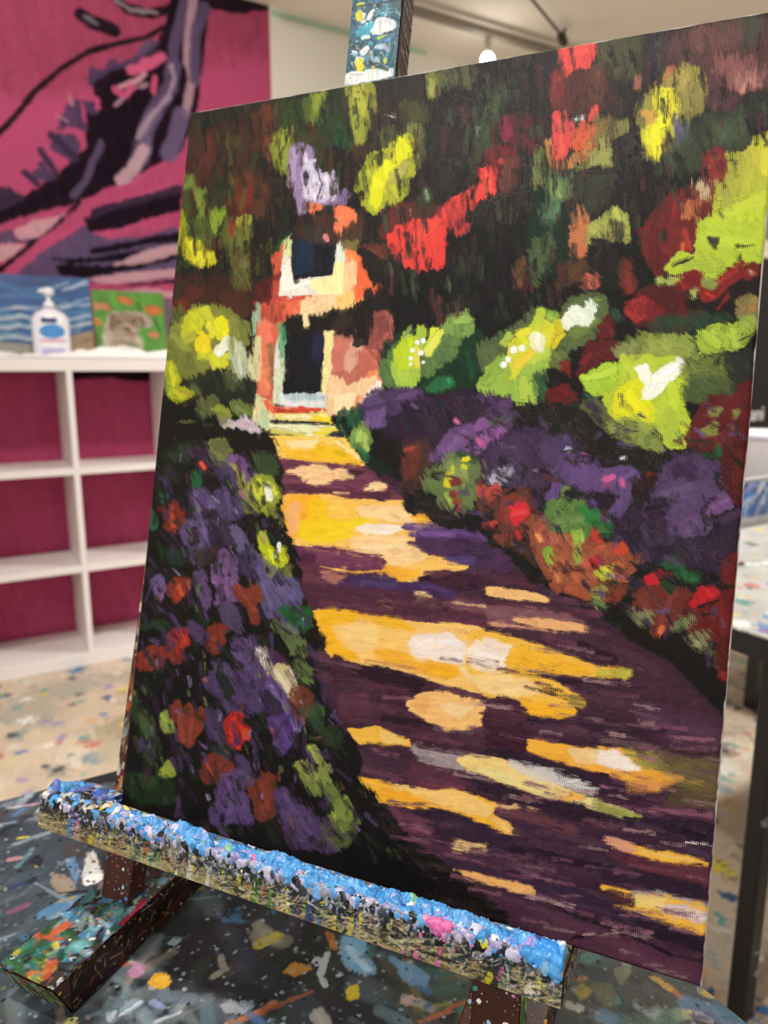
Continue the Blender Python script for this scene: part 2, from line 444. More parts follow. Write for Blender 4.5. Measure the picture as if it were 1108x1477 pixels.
4c3a62 r2 ~2 d25 690,1010 900,1030 1005,1062 880,1095 700,1062
8a5a6a ~2 d45 900,1030 1200,1062 1200,1100 950,1075
b08078 s16 ~2 d60 940,1045 1200,1080
6a3440 r2 ~2 d20 225,1012 600,1002 700,1065 500,1055 255,1045
# path middle
@420 840 3.693 6
4c2636 ~3 d20 60,20 500,40 860,110 1300,180 1300,280 850,215 600,200 330,165 100,160
6a3a4a s18 ~2 d55 150,110 520,150
6a3848 s26 ~2 d50 560,180 1000,215
7a4a58 s22 ~2 d60 820,110 1250,190
f4c36a r1.8 ~1.2 d8 82,178 150,150 330,170 600,210 850,218 1150,262 1150,600 960,575 760,525 560,455 300,432 195,385 118,262
f4b41c ~4 d20 84,180 160,150 350,166 320,202 195,225 240,330 345,402 260,415 178,350
f0b224 ~4 d30 300,170 560,200 660,242 560,242 420,202
f5cd80 ~5 d30 240,240 460,230 440,340 330,360
f2b030 ~3 r2 d20 445,352 640,380 645,412 865,440 890,480 805,502 560,435 455,395
f0ac24 ~2 d20 660,430 880,450 860,492 720,465
f6e4d8 ~5 d25 630,292 840,268 905,330 1025,382 1000,425 800,412 640,392
fbf2ee s26 ~3 d30 780,310 880,320
f8ece6 s26 ~3 d30 860,400 1000,410
f0b030 ~3 d30 935,258 1150,262 1150,312 960,292
f4d498 ~4 d30 880,440 1150,470 1150,560 960,520
c88a58 s16 ~2 d60 400,410 700,470
3f2130 r3 d10 205,395 320,440 540,472 900,580 1200,640 1200,860 860,900 620,850 450,765 330,770 262,755
2a1622 ~3 d25 280,440 480,462 692,535 665,580 450,525
57303f ~3 d40 245,590 400,600 420,700 270,720
633848 s30 ~3 d60 330,630 560,680
5a2e3e s26 ~3 d50 420,540 600,570
2e1824 s30 ~3 d40 480,720 800,760
6a3c4c s20 ~2 d60 640,800 900,850
f2bc72 r3 d8 608,642 720,592 800,588 1012,632 1035,680 990,720 992,752 900,775 830,772 680,702
f6cf98 ~4 d30 790,642 965,652 900,705 820,690
eaa860 ~3 d40 630,640 720,610 720,680
6a4050 s14 ~2 d50 800,560 1000,600
f0b840 r1.6 ~1 d8 298,775 370,787 450,768 540,812 642,862 560,882 420,884 345,852
f2c870 ~2 d30 470,788 600,850 500,850
4a2838 s30 ~2 d30 460,880 760,920
9a8088 r2 ~3 d62 636,880 900,928 1000,960 960,990 760,935
f0cf8e ~2 d20 r2 872,952 960,912 1108,930 1250,960 1250,1070 980,1005
# path right
@700 820 3.078 8
3f2432 ~4 d20 300,150 470,240 800,400 1040,640 1040,820 800,760 430,640 420,560 630,470 400,380 0,270 0,130
52303e s40 ~4 d50 560,340 760,440
f2c078 r2 d15 0,76 150,92 272,125 258,138 100,122 0,106
4a2636 s26 ~2 d30 0,140 300,165 440,205
8a5a62 ~3 d55 0,160 300,178 400,215 440,255 300,240 0,230
f0b478 r2 d25 110,212 300,220 452,252 430,268 200,248
e0a080 s20 ~2 d65 0,235 300,270
6c3c4a s26 ~3 d55 260,290 480,360
281820 s40 ~3 d30 420,330 560,390
f3bb44 r2 ~3 d10 -70,300 0,282 100,298 300,360 480,428 632,438 634,462 480,462 200,452 100,442 300,492 432,580 425,602 382,592 392,632 330,648 178,635 118,592 0,556 -50,500 -100,400
f4e0cc ~4 d25 -60,330 0,308 118,345 112,420 60,442 0,455 -70,430
f4e2d2 s64 ~7 d25 -70,360 50,400
f8ece2 s34 ~6 d35 -40,375 70,395
f2b428 ~3 d20 120,340 330,398 480,442 200,452 85,432
b0a840 ~2 d35 480,440 634,440 632,462 500,462
f4d090 ~4 d30 -70,470 140,470 260,540 120,560 -20,540
3a2426 s22 r3 d55 ~1.6 170,512 300,540 420,582
4a3030 s16 d60 60,440 330,465
f2b022 ~2 d15 115,582 300,605 392,622 330,648 178,632
8a8040 ~2 d45 370,552 432,568 424,602 375,590
40202f r3 ~2 d15 20,575 100,572 178,632 162,705 -10,690
54303c s40 ~3 d60 20,610 150,640
3a1a28 r3 ~2 d20 0,708 150,715 205,760 182,805 0,775
5a3640 s30 ~3 d60 430,560 600,590
4a2e44 ~5 d40 600,560 1045,680 1045,780 800,750
5a3c50 s30 ~4 d65 700,650 1000,720
33202e ~4 d30 430,640 800,705 640,740 420,690
503448 s24 ~3 d60 230,690 420,720
6a5a50 s30 ~4 d70 520,745 760,790
f3b03c r2 d12 195,748 400,788 640,788 700,868 885,908 740,965 600,912 420,872 185,802
f4e4dc ~4 d20 455,798 580,798 695,878 580,872 480,842
f0cc90 ~3 d35 370,790 480,800 480,850 400,850
9a9248 ~4 d45 595,792 750,808 900,900 820,892 700,868
6a5a3c ~9 r4 d45 750,800 1040,840 1028,1005 900,995 830,900
544630 ~8 d50 820,960 1030,980 1025,1040 800,1040
d8924a ~3 d40 710,908 888,908 740,972 610,965
f0a838 s30 ~2 d30 660,900 800,915
6e6030 s40 ~6 d60 800,940 1000,960
a88a50 s12 ~2 d70 760,890 960,940
2c1c2a r2 ~2 d15 0,790 200,822 420,882 560,915 520,985 300,925 0,855
b06a50 s22 ~3 d65 560,910 700,965
d8d4cc ~4 r3 d50 60,872 240,880 400,930 490,975 300,965 60,905
e8d890 r2 ~2 d25 0,838 90,872 300,962 450,1002 640,1068 685,1090 670,1102 500,1062 300,1005 0,922
f2dfa8 ~3 d25 0,840 90,870 160,920 0,890
f2b448 ~2 d20 270,975 440,1000 380,1015 320,1006
8a9040 ~2 d40 480,1020 690,1085 665,1104 500,1062
b0b84c s20 d30 655,1090 680,1095
2a1a28 ~3 d20 0,930 300,1012 620,1108 400,1108 0,980
# path lower left
@480 1040 3.4625 9
3a2230 ~3 d20 130,120 380,130 640,220 1108,400 1108,640 800,440 600,330 420,330 120,270
5a2f40 ~3 d45 330,200 560,230 720,262 620,335 400,332
6a3c50 s34 ~3 d55 150,240 340,290
452a3c s40 ~3 d40 160,160 360,220
7c3c48 s26 ~3 d60 440,310 640,330
b0a0a0 ~4 r3 d62 395,122 620,182 720,240 600,235 430,175
2e1d2c s26 ~3 d30 640,270 900,340
f0d080 r2 ~1.4 d15 612,192 680,160 860,190 1108,300 1180,350 1108,374 900,315 700,235
d8cfc8 ~4 r3 d50 870,195 1108,262 1108,305 940,250
ead890 ~3 d35 700,225 900,270 1108,340 1108,370 900,312
2a1a28 s44 ~3 d20 740,320 1108,420
f2b234 r1.6 ~1.2 d8 108,280 240,300 420,347 620,338 820,410 780,450 905,542 862,555 560,432 460,442 300,414 150,374 108,332
f4c878 ~3 d25 300,318 420,347 620,342 800,418 780,462 640,435 500,392
f2a82c s40 ~3 d30 250,350 480,405
f0c084 r2 d25 800,405 1035,440 1000,450 840,432
f3bd6a ~2 d20 790,470 980,560 880,556
7a4c58 s30 ~3 d55 820,440 1108,520
b08078 s16 ~2 d65 900,540 1108,620
2e1e30 ~3 d20 400,440 560,440 860,560 1108,640 1108,760 800,600 500,520
6a3c4e ~3 d50 250,420 480,500 500,555 350,525
8a5868 s20 ~3 d60 400,530 480,548
4e2c3e s50 ~3 d40 330,560 700,680
e8c080 r3 ~2 d55 605,598 755,620 750,648 612,625
54344a s26 ~3 d50 700,640 1000,700
7a4c5e s14 ~2 d45 575,660 760,705
5a3a52 s16 ~3 d50 880,710 1010,750
38243a s50 ~3 d30 560,690 1108,840
f0b468 r1.8 d15 475,708 600,738 770,772 1000,832 985,852 820,822 620,765
e8c890 s14 d50 430,700 560,735
402434 ~3 d25 650,790 1108,900 1108,1130 1050,1060 840,980
5a3648 s30 ~4 d60 820,860 1108,960
14110f ~2 r4 d5 100,340 160,380 280,480 330,545 480,665 640,770 700,830 900,1000 600,960 100,740 -80,700 20,400
3a4020 ~3 d62 290,630 420,660 440,700 330,680
# path lower right
@740 1060 3.4625 10
382233 ~4 d20 0,330 400,460 1010,560 990,800 600,760 440,740 0,640
2a1a2c ~3 d20 540,400 1010,420 1000,540 840,510 640,470
4e3448 s30 ~4 d60 620,440 840,490
4a3850 s26 ~3 d60 860,540 980,580
e8e0d8 s10 d30 860,514 1000,534
6a3c44 s50 ~4 d50 0,380 290,460
533648 s34 ~4 d55 150,470 460,540
241726 s40 ~3 d30 0,560 430,640
5c4050 s16 ~3 d60 80,590 160,620
f2b43c r2 d10 500,532 640,550 830,580 985,630 840,635 700,612 600,572
e0a080 ~2 r3 d45 450,508 560,520 610,552 500,542
f4c468 s14 ~2 640,565 900,610
5a2c38 ~2 d25 485,570 600,585 700,622 975,640 972,745 780,695 520,605
6a3440 s30 ~3 d55 640,640 940,690
2c1c2e ~3 d20 440,640 800,700 975,750 975,810 700,760 440,700
f2b83e r2 d10 436,742 520,760 720,780 972,832 966,988 800,945 640,872 488,842 590,832 590,800
d8c4cc ~4 d30 715,828 960,862 972,912 800,882
ece0e4 s18 ~3 d40 840,870 965,905
f0d488 ~3 d40 600,790 760,800 740,850 620,840
a8a09c s16 ~2 d50 600,765 740,780 965,832
4a2a30 r3 ~1.6 d45 465,770 592,795 590,832 478,810
6a4a58 s30 ~4 d60 0,640 120,690
f0b468 ~2 d20 0,730 90,760 100,785 0,765
7c5a68 s26 ~4 d60 70,780 330,870
30203a s70 ~5 d25 150,720 480,860 950,1020
241628 s60 ~4 d20 520,900 960,1040
46304a s26 ~4 d60 330,830 600,920
4e2c3e ~5 d30 100,840 330,900 620,1000 950,1120 940,1260 500,1200 200,1060 0,900
5c3848 s50 ~6 d60 200,900 620,1060
60384a s40 ~6 d65 560,1080 900,1180
1d1220 s12 ~2 d15 170,820 300,885 520,955 700,1040 800,1082 950,1112
1d1220 s14 ~3 d25 300,1000 500,960 640,1000
# left bed
@170 640 3.693 60
17140f ~3 r4 d5 190,-100 560,-60 800,-20 838,80 850,280 862,420 930,600 960,760 1000,900 1108,1108 90,1108 150,400
2a3a24 ~6 d60 240,60 390,20 380,100 280,120
2e2a26 ~6 d60 250,120 330,170 300,220 250,190
3d2834 ~5 d50 390,20 470,60 480,140 420,160
6e7440 r3 d20 465,0 555,-10 592,60 582,112 535,132 500,90
5a6038 ~2 d40 500,20 560,10 560,80
3a4a2a ~5 d50 700,60 830,80 838,220 740,200
463058 ~5 d40 570,80 660,80 730,190 690,220
6e4e80 r3 ~2 d30 572,95 630,85 730,195 680,220 600,150
a09a50 r2.5 d25 588,125 648,165 660,220 712,300 650,270 610,190
6a7040 r4 d40 ~2 598,268 690,280 745,345 700,372 620,315
9a6a78 s24 ~3 d40 640,260 680,300
403660 ~3 d40 490,150 575,130 612,205 560,225
57487c r3 d25 385,260 445,248 500,330 532,335 535,392 480,382 502,480 500,545 440,575 400,595 358,540 326,470 350,420 405,420
6c5a96 s26 d30 400,280 440,390
7060a0 s24 d25 480,350 520,370
6a589a s40 d35 430,430 470,520
2c2030 r3 d15 368,460 400,462 425,540 388,545
2c2030 r4 d15 450,382 520,370 575,480 545,560 500,545 495,440
4d4070 r4 ~2 d35 530,262 612,250 645,390 560,412 532,335
5a4c80 s26 d45 570,280 600,370
3a3038 s50 ~3 d45 560,430 600,520
5d5488 r3 d25 595,445 650,478 690,570 745,602 650,600 620,520
332c54 ~4 d35 610,600 720,620 730,720 640,690
3a2c2c ~4 d50 380,590 520,560 510,640 400,660
6a4a7c r4 d20 555,578 612,640 622,700 612,835 580,862 520,852 530,765 495,722 520,640
7c5a8e s26 d40 560,620 570,800
2a1a30 s24 d20 562,700 570,712
5e4678 r3 d25 405,700 450,690 482,850 460,885 420,785
57508a r4 d22 720,620 790,620 832,720 925,718 962,855 860,872 850,925 800,915 770,830 745,720
6660a0 s34 d50 840,760 920,840
6a66a0 s24 d50 760,740 820,900
4c4a7c r3 d25 865,930 985,968 965,1008 860,985
483c60 ~3 d40 540,870 620,880 640,1000 560,960
4c3450 ~4 d40 640,1000 800,1050 900,1108 660,1108
8f9830 r3 d15 675,245 735,178 800,200 852,270 832,320 795,378 740,355 690,295
c0c838 s24 d15 740,200 760,230
c8cc40 s26 d15 700,240 740,290
d0d444 s24 d15 800,220 830,270
b8c030 s30 d15 760,320 790,360
d0d040 s22 d15 750,250 760,320
e8e8c8 s36 r2 d10 785,255 792,300
f4f0e0 s22 d10 785,250 795,270
88944a s26 d40 810,350 825,390
7a8444 r3 ~2 d60 775,640 905,660 902,705 800,695
b8bf20 r2.4 d12 748,485 775,480 792,560 842,582 872,565 893,610 882,645 840,655 800,635 760,580
d8e028 s26 d12 800,570 830,640
d4dc28 s26 d12 870,590 880,630
a8a850 s22 d25 755,485 780,520
eaeee0 s24 d10 850,540 850,570
e0e8c0 s20 d10 838,580 830,605
8c3424 r3 d15 238,352 300,330 335,380 322,420 285,492 248,460
b0442c s30 d25 270,360 290,450
6e261c s20 d30 215,360 240,350
a03c28 r3 d15 228,790 300,740 372,740 362,800 312,852 290,815
c05030 s24 d25 320,770 335,810
6a5494 r3 d20 178,745 230,718 252,780 222,852 195,832
7a62a8 s24 d30 210,760 220,830
8c3c2c r3 d15 618,762 680,785 742,760 765,820 722,862 742,955 708,955 690,862 640,832
a04a38 s22 d40 650,790 730,900
8a3226 r3 d15 488,990 562,978 552,1050 502,1095
e05040 s20 d15 435,120 450,140
2c5a38 r3 d25 158,350 192,430 182,462 160,442
2c5a3c r3 d30 218,280 262,290 240,332
245a3a r3 d35 388,180 420,168 432,240 390,235
1f5a26 r3 d30 ~2 858,885 1002,880 1012,960 985,1005 900,935
2a4028 ~5 d55 110,990 260,950 280,1030 150,1060
26382a ~5 d55 250,580 360,570 340,650 270,640
506038 s16 d60 840,360 860,420
# left bed lower
@160 880 3.693 62
14120f ~4 r4 d5 120,140 700,100 1000,200 1108,500 1300,900 1500,1108 60,1108 100,420
4e4068 r4 ~2 d40 590,20 640,-10 690,100 640,115
6a7a48 r3 ~2 d62 850,60 960,110 1035,180 1030,250 960,215
5e7a3c r3 d40 978,268 1050,310 1062,395 1000,372
9c3228 r3 d12 298,140 355,108 400,118 412,190 382,212 380,272 350,292 298,242
c03a2c s26 d25 350,120 385,170
93352a r3 d15 148,242 220,208 292,220 272,300 222,328 150,312
b04a30 s24 d30 190,280 240,310
54406c s20 d40 215,170 250,190
8a3626 r3 d20 515,100 602,88 592,180 550,235 518,200
b05038 s18 d40 540,160 550,215
503c68 ~3 d40 410,80 470,90 490,190 440,160
4c3a70 r4 ~2 d25 555,280 620,308 672,380 702,500 745,565 640,545 600,500 530,430 495,360 530,355 600,440 620,400 580,330
1c2420 r3 d15 575,360 612,380 642,460 625,470 590,420
66508c s22 d30 580,300 640,360
56447c r4 ~2 d20 640,170 760,165 825,250 855,320 955,330 965,400 945,500 965,580 1030,705 1005,765 930,785 870,700 850,560 760,420 680,330
48386c ~4 d40 690,330 790,440 800,560 700,500
4a2a48 ~3 d40 800,190 930,270 940,320 860,310
5f4f92 r3 d25 825,390 940,425 952,545 900,585 838,500
7260a8 s26 d40 860,430 910,520
2c1f4a r2.5 d12 788,450 832,438 912,545 880,562 818,545
4a3480 r3 d20 845,565 965,588 1035,700 960,785 895,722
5c46a0 s20 d40 880,600 960,720
38265e s24 d30 930,600 1000,700
6a5aa0 r3 d25 955,590 1012,578 1035,640 1022,692
d8508a s8 858,635 870,660
483a64 r3 ~2 d35 498,540 580,560 612,640 602,725 540,685
d8cfc0 r3 d30 765,215 810,218 845,290 830,310
c8b888 r3 d20 835,310 930,298 965,360 995,440 990,492 960,472 900,392 850,345
e4d8b8 s24 d30 870,330 970,460
6a382c r3 d20 955,440 1012,408 1065,470 1085,560 1108,650 1075,695 1020,605 958,540
7c4434 s26 d40 1000,450 1060,600
8a3c2c r3 d12 325,530 355,498 380,540 420,508 440,560 490,528 495,600 455,680 412,742 372,705 340,620
a84c3a s22 d30 360,580 385,700
a04838 s22 d35 430,560 420,710
b02820 r2.4 d10 615,592 655,555 690,560 702,620 742,640 737,690 692,712 682,750 620,722 607,660
d03028 s34 d25 655,590 640,690
c04428 s26 d25 710,650 720,690
8f3c2e r3 d15 488,822 540,778 620,800 645,850 602,922 500,925
b04a38 s20 d35 510,830 540,910
70362c s30 d30 590,790 620,830
7c3a2a r4 d20 735,900 760,965 790,895 852,888 862,960 895,990 862,1085 790,1120 780,1000 750,985
9a4634 s22 d40 800,920 840,1060
54407a r4 ~2 d20 590,900 650,865 682,950 722,1040 750,1130 530,1130 575,1000
66508e s34 d45 620,930 640,1080
4a3c6a r3 ~2 d30 665,780 722,820 745,900 702,965
4e3a70 r4 d25 875,992 930,955 1000,1040 1120,1130 940,1130
2e4232 ~4 d50 530,740 620,740 640,800 560,770
2a3c22 ~4 d40 100,430 160,560 225,650 180,690 110,560
5a6a40 s9 ~2 d40 120,450 230,660 285,850
4a5a34 ~3 d62 150,560 220,600 200,690 170,650
8a9a40 r2 d20 258,575 288,550 302,590 332,610 342,662 280,662
a2b048 s20 d30 270,570 290,600
8a9a38 r2 d15 315,812 338,880 310,902 250,892 270,862
3a4a28 ~4 d55 180,760 240,700 220,830
1d2f18 ~4 d25 55,880 330,915 350,1050 130,1030
2c4420 ~5 d55 100,890 260,900 240,960 120,950
a0a848 r2 d15 1035,730 1082,728 1108,760 1108,805 1060,802
# lower left corner of the picture
@280 1040 3.693 60
14110f ~3 r3 640,-40 760,20 880,170 870,300 900,430 1000,520 1108,640 1300,800 1108,900 700,760 560,500 440,260
14120f ~6 d0 430,200 560,220 700,450 760,560 640,520 520,420
2c3a22 ~5 d40 640,30 780,40 760,140 680,120
304a2e ~4 d50 560,-60 660,-80 690,30 640,50
4c3a6a r4 ~2 d25 445,390 480,365 545,440 640,520 700,600 770,700 520,650 480,520
5c4880 s30 d40 480,400 620,600
6a5a90 s20 d30 600,200 650,330
a0a850 r2 d15 598,142 642,138 672,200 672,222 630,212 608,182
98a24c r2 d15 532,238 560,214 622,230 632,262 662,310 622,322 560,272
7a8444 ~2 d45 560,280 640,330 680,400 620,380
8a9848 r3 ~2 d50 665,230 722,250 702,290 765,420 700,402 660,335
6a7a3c ~3 d62 720,320 780,420 760,500 720,430
7c8c40 r3 ~2 d52 725,495 800,395 832,460 885,530 800,605 760,572
98a850 s24 d35 740,490 750,530
90a048 s24 d35 780,570 800,600
5a6038 ~4 r3 d65 680,540 800,560 900,620 840,680 700,650
0f0d0c ~6 d0 900,560 1108,700 1300,900 1000,880 760,740 860,640
3a4628 ~3 d68 1040,680 1108,690 1108,720 1060,705
# upper middle foliage
@480 60 3.693 80
151312 ~8 r4 d0 190,210 1108,20 1108,1108 560,1108 580,900 560,800 200,500
2c2520 ~8 d40 180,230 460,180 440,420 200,440
343024 ~6 d55 130,420 240,440 220,620 130,640
92953a r3 ~3 d45 55,250 182,232 192,380 135,545 100,545 78,380
b4b444 ~3 d65 80,260 140,250 130,400 95,400
7c8040 ~3 d50 466,182 532,168 525,300 482,305
a0a44c s30 ~3 d55 495,220 500,290
5c6038 ~4 d58 530,162 722,138 705,225 560,250
4a4a2c ~5 d60 340,330 480,330 470,470 350,470
5a6034 ~3 d62 228,470 312,458 305,562 240,585
5e6636 ~3 r4 d58 335,480 472,475 445,640 370,690 325,560
7c8440 ~2 d60 350,460 430,450 420,560 360,540
3c4a34 ~6 d58 735,420 840,395 855,560 700,650
46543a ~5 d65 750,400 850,240 900,230 860,420
3a4030 ~6 d60 690,590 760,560 740,700 700,690
a8ab30 r4 ~1.6 d25 128,720 180,620 250,598 330,518 402,518 412,600 402,700 335,830 300,872 260,850 205,915 158,882 150,790 108,790
8a9a38 s40 d55 130,740 170,820
d8d820 r2.6 ~2 d15 188,762 240,660 300,640 330,528 402,540 382,612 322,642 292,722 250,742 212,892 180,872
e6e424 s30 d20 260,650 270,720
e4e028 s30 d20 200,740 230,770
a8a050 ~3 d30 265,722 372,640 352,722 280,762
c0c03c s26 d25 300,780 320,850
8a9a40 s20 d30 350,750 370,800
3a4a30 ~3 d45 420,865 480,775 492,860 450,905
8a9a80 s12 d40 470,800 480,840
d8d0b0 s16 r1.5 390,900 395,930
6e2e2a ~4 r4 d35 280,900 410,862 430,975 300,1020 230,1050 235,980
4a2f26 ~4 d30 400,905 520,875 560,920 430,985
e04038 r3 ~2 d15 270,1040 350,985 440,955 520,970 600,850 720,790 775,745 755,700 800,668 842,680 832,802 760,832 692,902 645,905 600,960 560,1010 560,1220 480,1230 340,1180 290,1110
f04a42 s60 ~4 d35 600,880 480,1000 400,1050
e8503c s40 ~4 d40 500,990 420,1060
ff5a4c s34 ~3 d35 800,700 805,790
b03a38 ~3 d58 540,900 620,840 680,900 600,1000
c84040 ~3 r3 d55 640,930 700,900 690,990 620,1030
902e34 ~4 r4 d58 785,600 890,555 955,620 940,722 880,795 840,740
c04440 ~3 d60 860,640 940,620 880,790
8c2c44 ~3 r3 d30 862,412 912,398 932,505 880,525
c04048 ~3 d55 995,530 1072,525 1055,585 1010,590
7a3038 ~3 d62 930,500 1050,490 1010,560 930,580
6a2c34 ~5 d62 890,390 1130,370 1130,470 960,510
5a3830 ~5 d60 880,640 980,600 950,780 860,800
8a8c58 ~3 d55 1055,580 1098,590 1085,770 1048,780
e8e4e0 s8 r1 d50 720,360 715,400
e0e0dc s14 r2 d70 670,470 685,480
d0d0cc s8 r1 d60 740,460 740,495
c8c8c4 s12 r2 d75 260,400 290,410
16301e ~8 d40 1010,960 1108,900 1108,1108 1020,1108
262222 ~6 d20 540,360 720,330 690,640 620,820 500,760 480,520
# upper right foliage
@760 0 3.184 84
221d1d ~8 d30 0,240 1108,20 1108,560 600,700 0,700
5a3a3a ~8 r5 d70 520,180 1108,60 1108,400 800,420 760,300 560,330
6a4440 ~8 d75 700,120 980,80 960,200 720,240
4a4c34 ~6 d58 285,185 502,150 495,340 400,365 300,300
2a2830 ~6 d50 520,150 600,130 590,320 510,340
40463a ~6 d62 940,80 1050,60 1040,180 960,200
8a5654 ~6 r5 d68 815,250 1060,270 1030,400 880,375
b07a70 ~4 d75 930,330 1060,310 1040,400 940,410
5c2e2c ~5 r4 d50 85,340 330,325 345,480 240,525 95,495
6e342e ~4 d62 90,320 150,340 150,500 90,500
5e3c30 ~4 d60 250,300 330,290 320,460 260,450
e04a44 r3 ~2 d25 128,212 278,175 268,260 242,302 190,302 152,345 128,290
f0544c s40 ~3 d40 170,250 240,230
a03c3c ~3 d60 90,340 150,320 130,420 95,480
c08048 r3 ~2 d50 70,640 125,745 200,710 240,620 305,555 322,600 262,705 150,765 75,765
d8603e ~3 d45 150,640 230,560 290,580 200,690
d84a48 r3 ~2 d20 102,522 150,508 165,640 142,725 108,725 98,620
e4604c s20 d30 125,540 135,700
c84a50 s26 d35 180,570 190,610
e0564a r2 d30 262,525 292,478 295,540 265,548
7a6a40 ~4 d65 290,520 420,560 330,660 280,640
a0a058 ~3 r4 d62 330,620 390,760 300,800 200,772 270,720
8a8a4c ~3 d62 370,560 440,550 420,640 380,640
e8e4d8 s14 r2 d50 205,545 225,540
1c191a ~4 r4 d5 372,650 440,600 525,620 525,760 545,900 440,1000 395,940 300,860 200,860 180,790 380,770
3a3c2e ~5 d50 200,800 380,790 340,900 260,990 220,920
9a9444 ~3 r4 d52 480,485 570,400 615,320 740,295 790,430 705,562 640,690 540,730 505,600
ae9c50 ~4 d58 600,330 720,310 720,420 640,430
8a8048 ~4 d65 660,360 800,400 760,520 680,520
b85a48 s40 ~3 d60 570,370 630,310
d8d02c r2.6 d22 555,405 652,400 662,490 642,602 592,625 582,735 545,702 508,640 508,580 555,560
ece82c s40 ~2 d20 610,440 590,560
eae62e s36 ~2 d20 560,580 570,700
e4e040 s24 d40 520,600 530,650
f4f0c0 s10 d30 600,490 608,520
c89a4a r2.4 d25 498,505 562,515 550,555 510,550
5a5488 r2.4 d22 648,572 712,560 718,645 660,665
6a64a0 s16 d25 652,515 650,570
4e4a70 s22 d40 612,700 605,740
a06050 s30 ~3 d45 475,350 475,395
3a4432 ~6 r4 d58 690,560 1010,470 1030,640 900,685 760,770 580,790 600,720
4a5640 ~4 d70 800,560 980,520 960,620 860,660
5a3a40 ~5 d70 800,430 960,430 900,500 820,500
2a2a2a ~6 d40 960,420 1108,400 1108,560 1020,600 980,540
12281c ~8 d45 0,860 120,900 260,1000 200,1108 0,1108
5c7048 ~3 r4 d62 60,800 165,800 155,905 80,925
7c9a58 ~2 d68 90,810 150,830 120,910 80,900
6a7840 ~3 d55 15,680 55,680 45,830 18,830
5a7858 ~3 d70 40,940 120,920 100,1080 50,1090
a0a450 r3 ~1.6 d20 335,985 380,945 435,1000 435,1120 265,1120 280,1030
3a3a28 r3 d25 348,1010 412,1015 405,1092 350,1088
c07a50 r3 d30 185,985 215,942 245,985 262,1050 225,1120 200,1060
b0b43c r3 ~1.5 d18 815,730 880,700 990,682 1015,625 1108,588 1200,560 1200,1120 755,1120 748,1000 815,985
a8a840 ~4 d35 830,740 960,700 940,860 840,900
c0b83c ~4 d25 995,650 1108,600 1108,800 1010,740
d0d040 s40 ~3 d40 1080,640 1060,780
b8cc3a ~3 d25 758,1015 930,930 1080,850 1085,1120 768,1120
c4d040 s50 ~3 d45 900,960 1050,900
98a048 s40 ~4 d55 880,850 900,930
3a3a24 r2.4 d20 798,1080 850,1075 848,1100 830,1108
5a6030 s14 d40 860,970 870,985
3c4a30 s30 d50 890,730 930,725
7a282c r4 ~1.6 d28 635,885 750,850 822,830 812,965 745,1000 765,1120 495,1120 540,1000
8e3034 r3 d25 795,690 850,668 885,700 875,800 830,822 775,790
a83838 s26 d40 820,720 840,790
c8b088 r3 d62 738,835 825,810 802,895 765,895
c07040 r3 d45 700,920 762,915 742,985 690,990
9a2830 s40 d40 660,900 640,1060
24201c s26 d20 600,1060 608,1090
2a1a18 s24 d25 720,1070 715,1095
# right foliage, middle
@760 320 3.184 40
131110 ~6 r3 d0 0,150 180,150 400,80 520,160 560,260 480,460 250,420 0,420
16281c ~7 d50 0,0 170,20 180,180 60,260 0,260
50603c ~3 r4 d65 0,100 100,50 70,200 0,285
7c2a28 r4 ~1.6 d25 505,0 765,0 765,132 680,135 625,192 580,232 530,152
b04034 s26 d40 700,30 720,110
6a2024 s50 ~3 d30 560,20 560,180
30201a s26 d20 600,40 608,60
c86030 s14 d30 690,85 690,120
b0c43a r3 ~1.4 d15 758,0 1088,0 1075,120 1050,172 960,165 940,192 882,212 835,262 790,252 768,202 640,222 615,202 680,130 755,140
bcd040 s50 ~3 d40 820,60 1000,90
a0b43c s40 ~3 d40 700,190 860,190
3a3f24 r2 d10 808,62 852,58 848,80 835,108
22261a s10 d20 650,185 735,150
2a2e1c s8 d40 940,100 1020,92
22261a s10 d20 860,230 880,200
202418 s12 d20 952,140 958,170
1e1816 ~3 r3 880,290 960,240 1030,220 1075,160 1060,330 960,340 840,400 800,380
c0704a r3 d30 188,0 240,0 252,80 222,165 183,140
a0a450 r2.5 d20 265,0 352,0 352,80 300,72 258,112
5a3c28 ~3 d62 170,160 270,180 220,260 110,300
1a1716 r3 278,78 350,88 402,160 395,300 310,292 268,160
b85a4a r3 d35 233,262 258,225 300,260 292,292 240,302
7c3428 ~3 r3 d40 395,180 450,178 482,300 430,315
9a3430 s40 d45 430,230 450,300
5a1e20 ~3 r4 d25 545,290 665,280 705,330 640,400 790,400 700,490 560,480 470,440 480,330
8c2224 r3 d15 670,235 720,228 712,292 668,292
8c2224 r3 d15 728,222 780,218 772,282 728,285
962826 r3 d15 755,292 860,250 940,190 965,180 960,232 885,282 835,335 780,345
a8302a s26 d30 830,280 930,210
922a28 r2.6 d20 958,200 1032,180 1030,225 980,245
c83a30 s16 d30 800,310 830,330
e0b090 s10 d50 1000,215 1015,225
b0b860 r3 d40 570,260 620,240 680,250 640,275
8a9a50 ~2 d50 790,255 850,260 830,290 780,280
b0b060 r2 d45 720,310 750,300 745,335
a83030 r3 ~2 d25 465,350 530,338 545,420 480,445 425,412
882628 r3 ~2 d35 540,360 600,380 590,450 540,440
922628 s16 d15 850,385 900,325
6a2022 s40 d40 690,380 690,470
26402c ~4 d58 530,440 780,400 930,420 800,480 560,500
5c6c40 r3 ~2 d40 155,350 300,328 335,340 335,440 282,522 180,572 125,562
7a9044 s26 d50 280,350 320,350
70843e s60 ~3 d55 200,500 280,450
2a4a34 s34 ~2 d50 380,400 400,440
8aa83c r2.6 d20 18,412 60,398 122,420 102,475 28,475
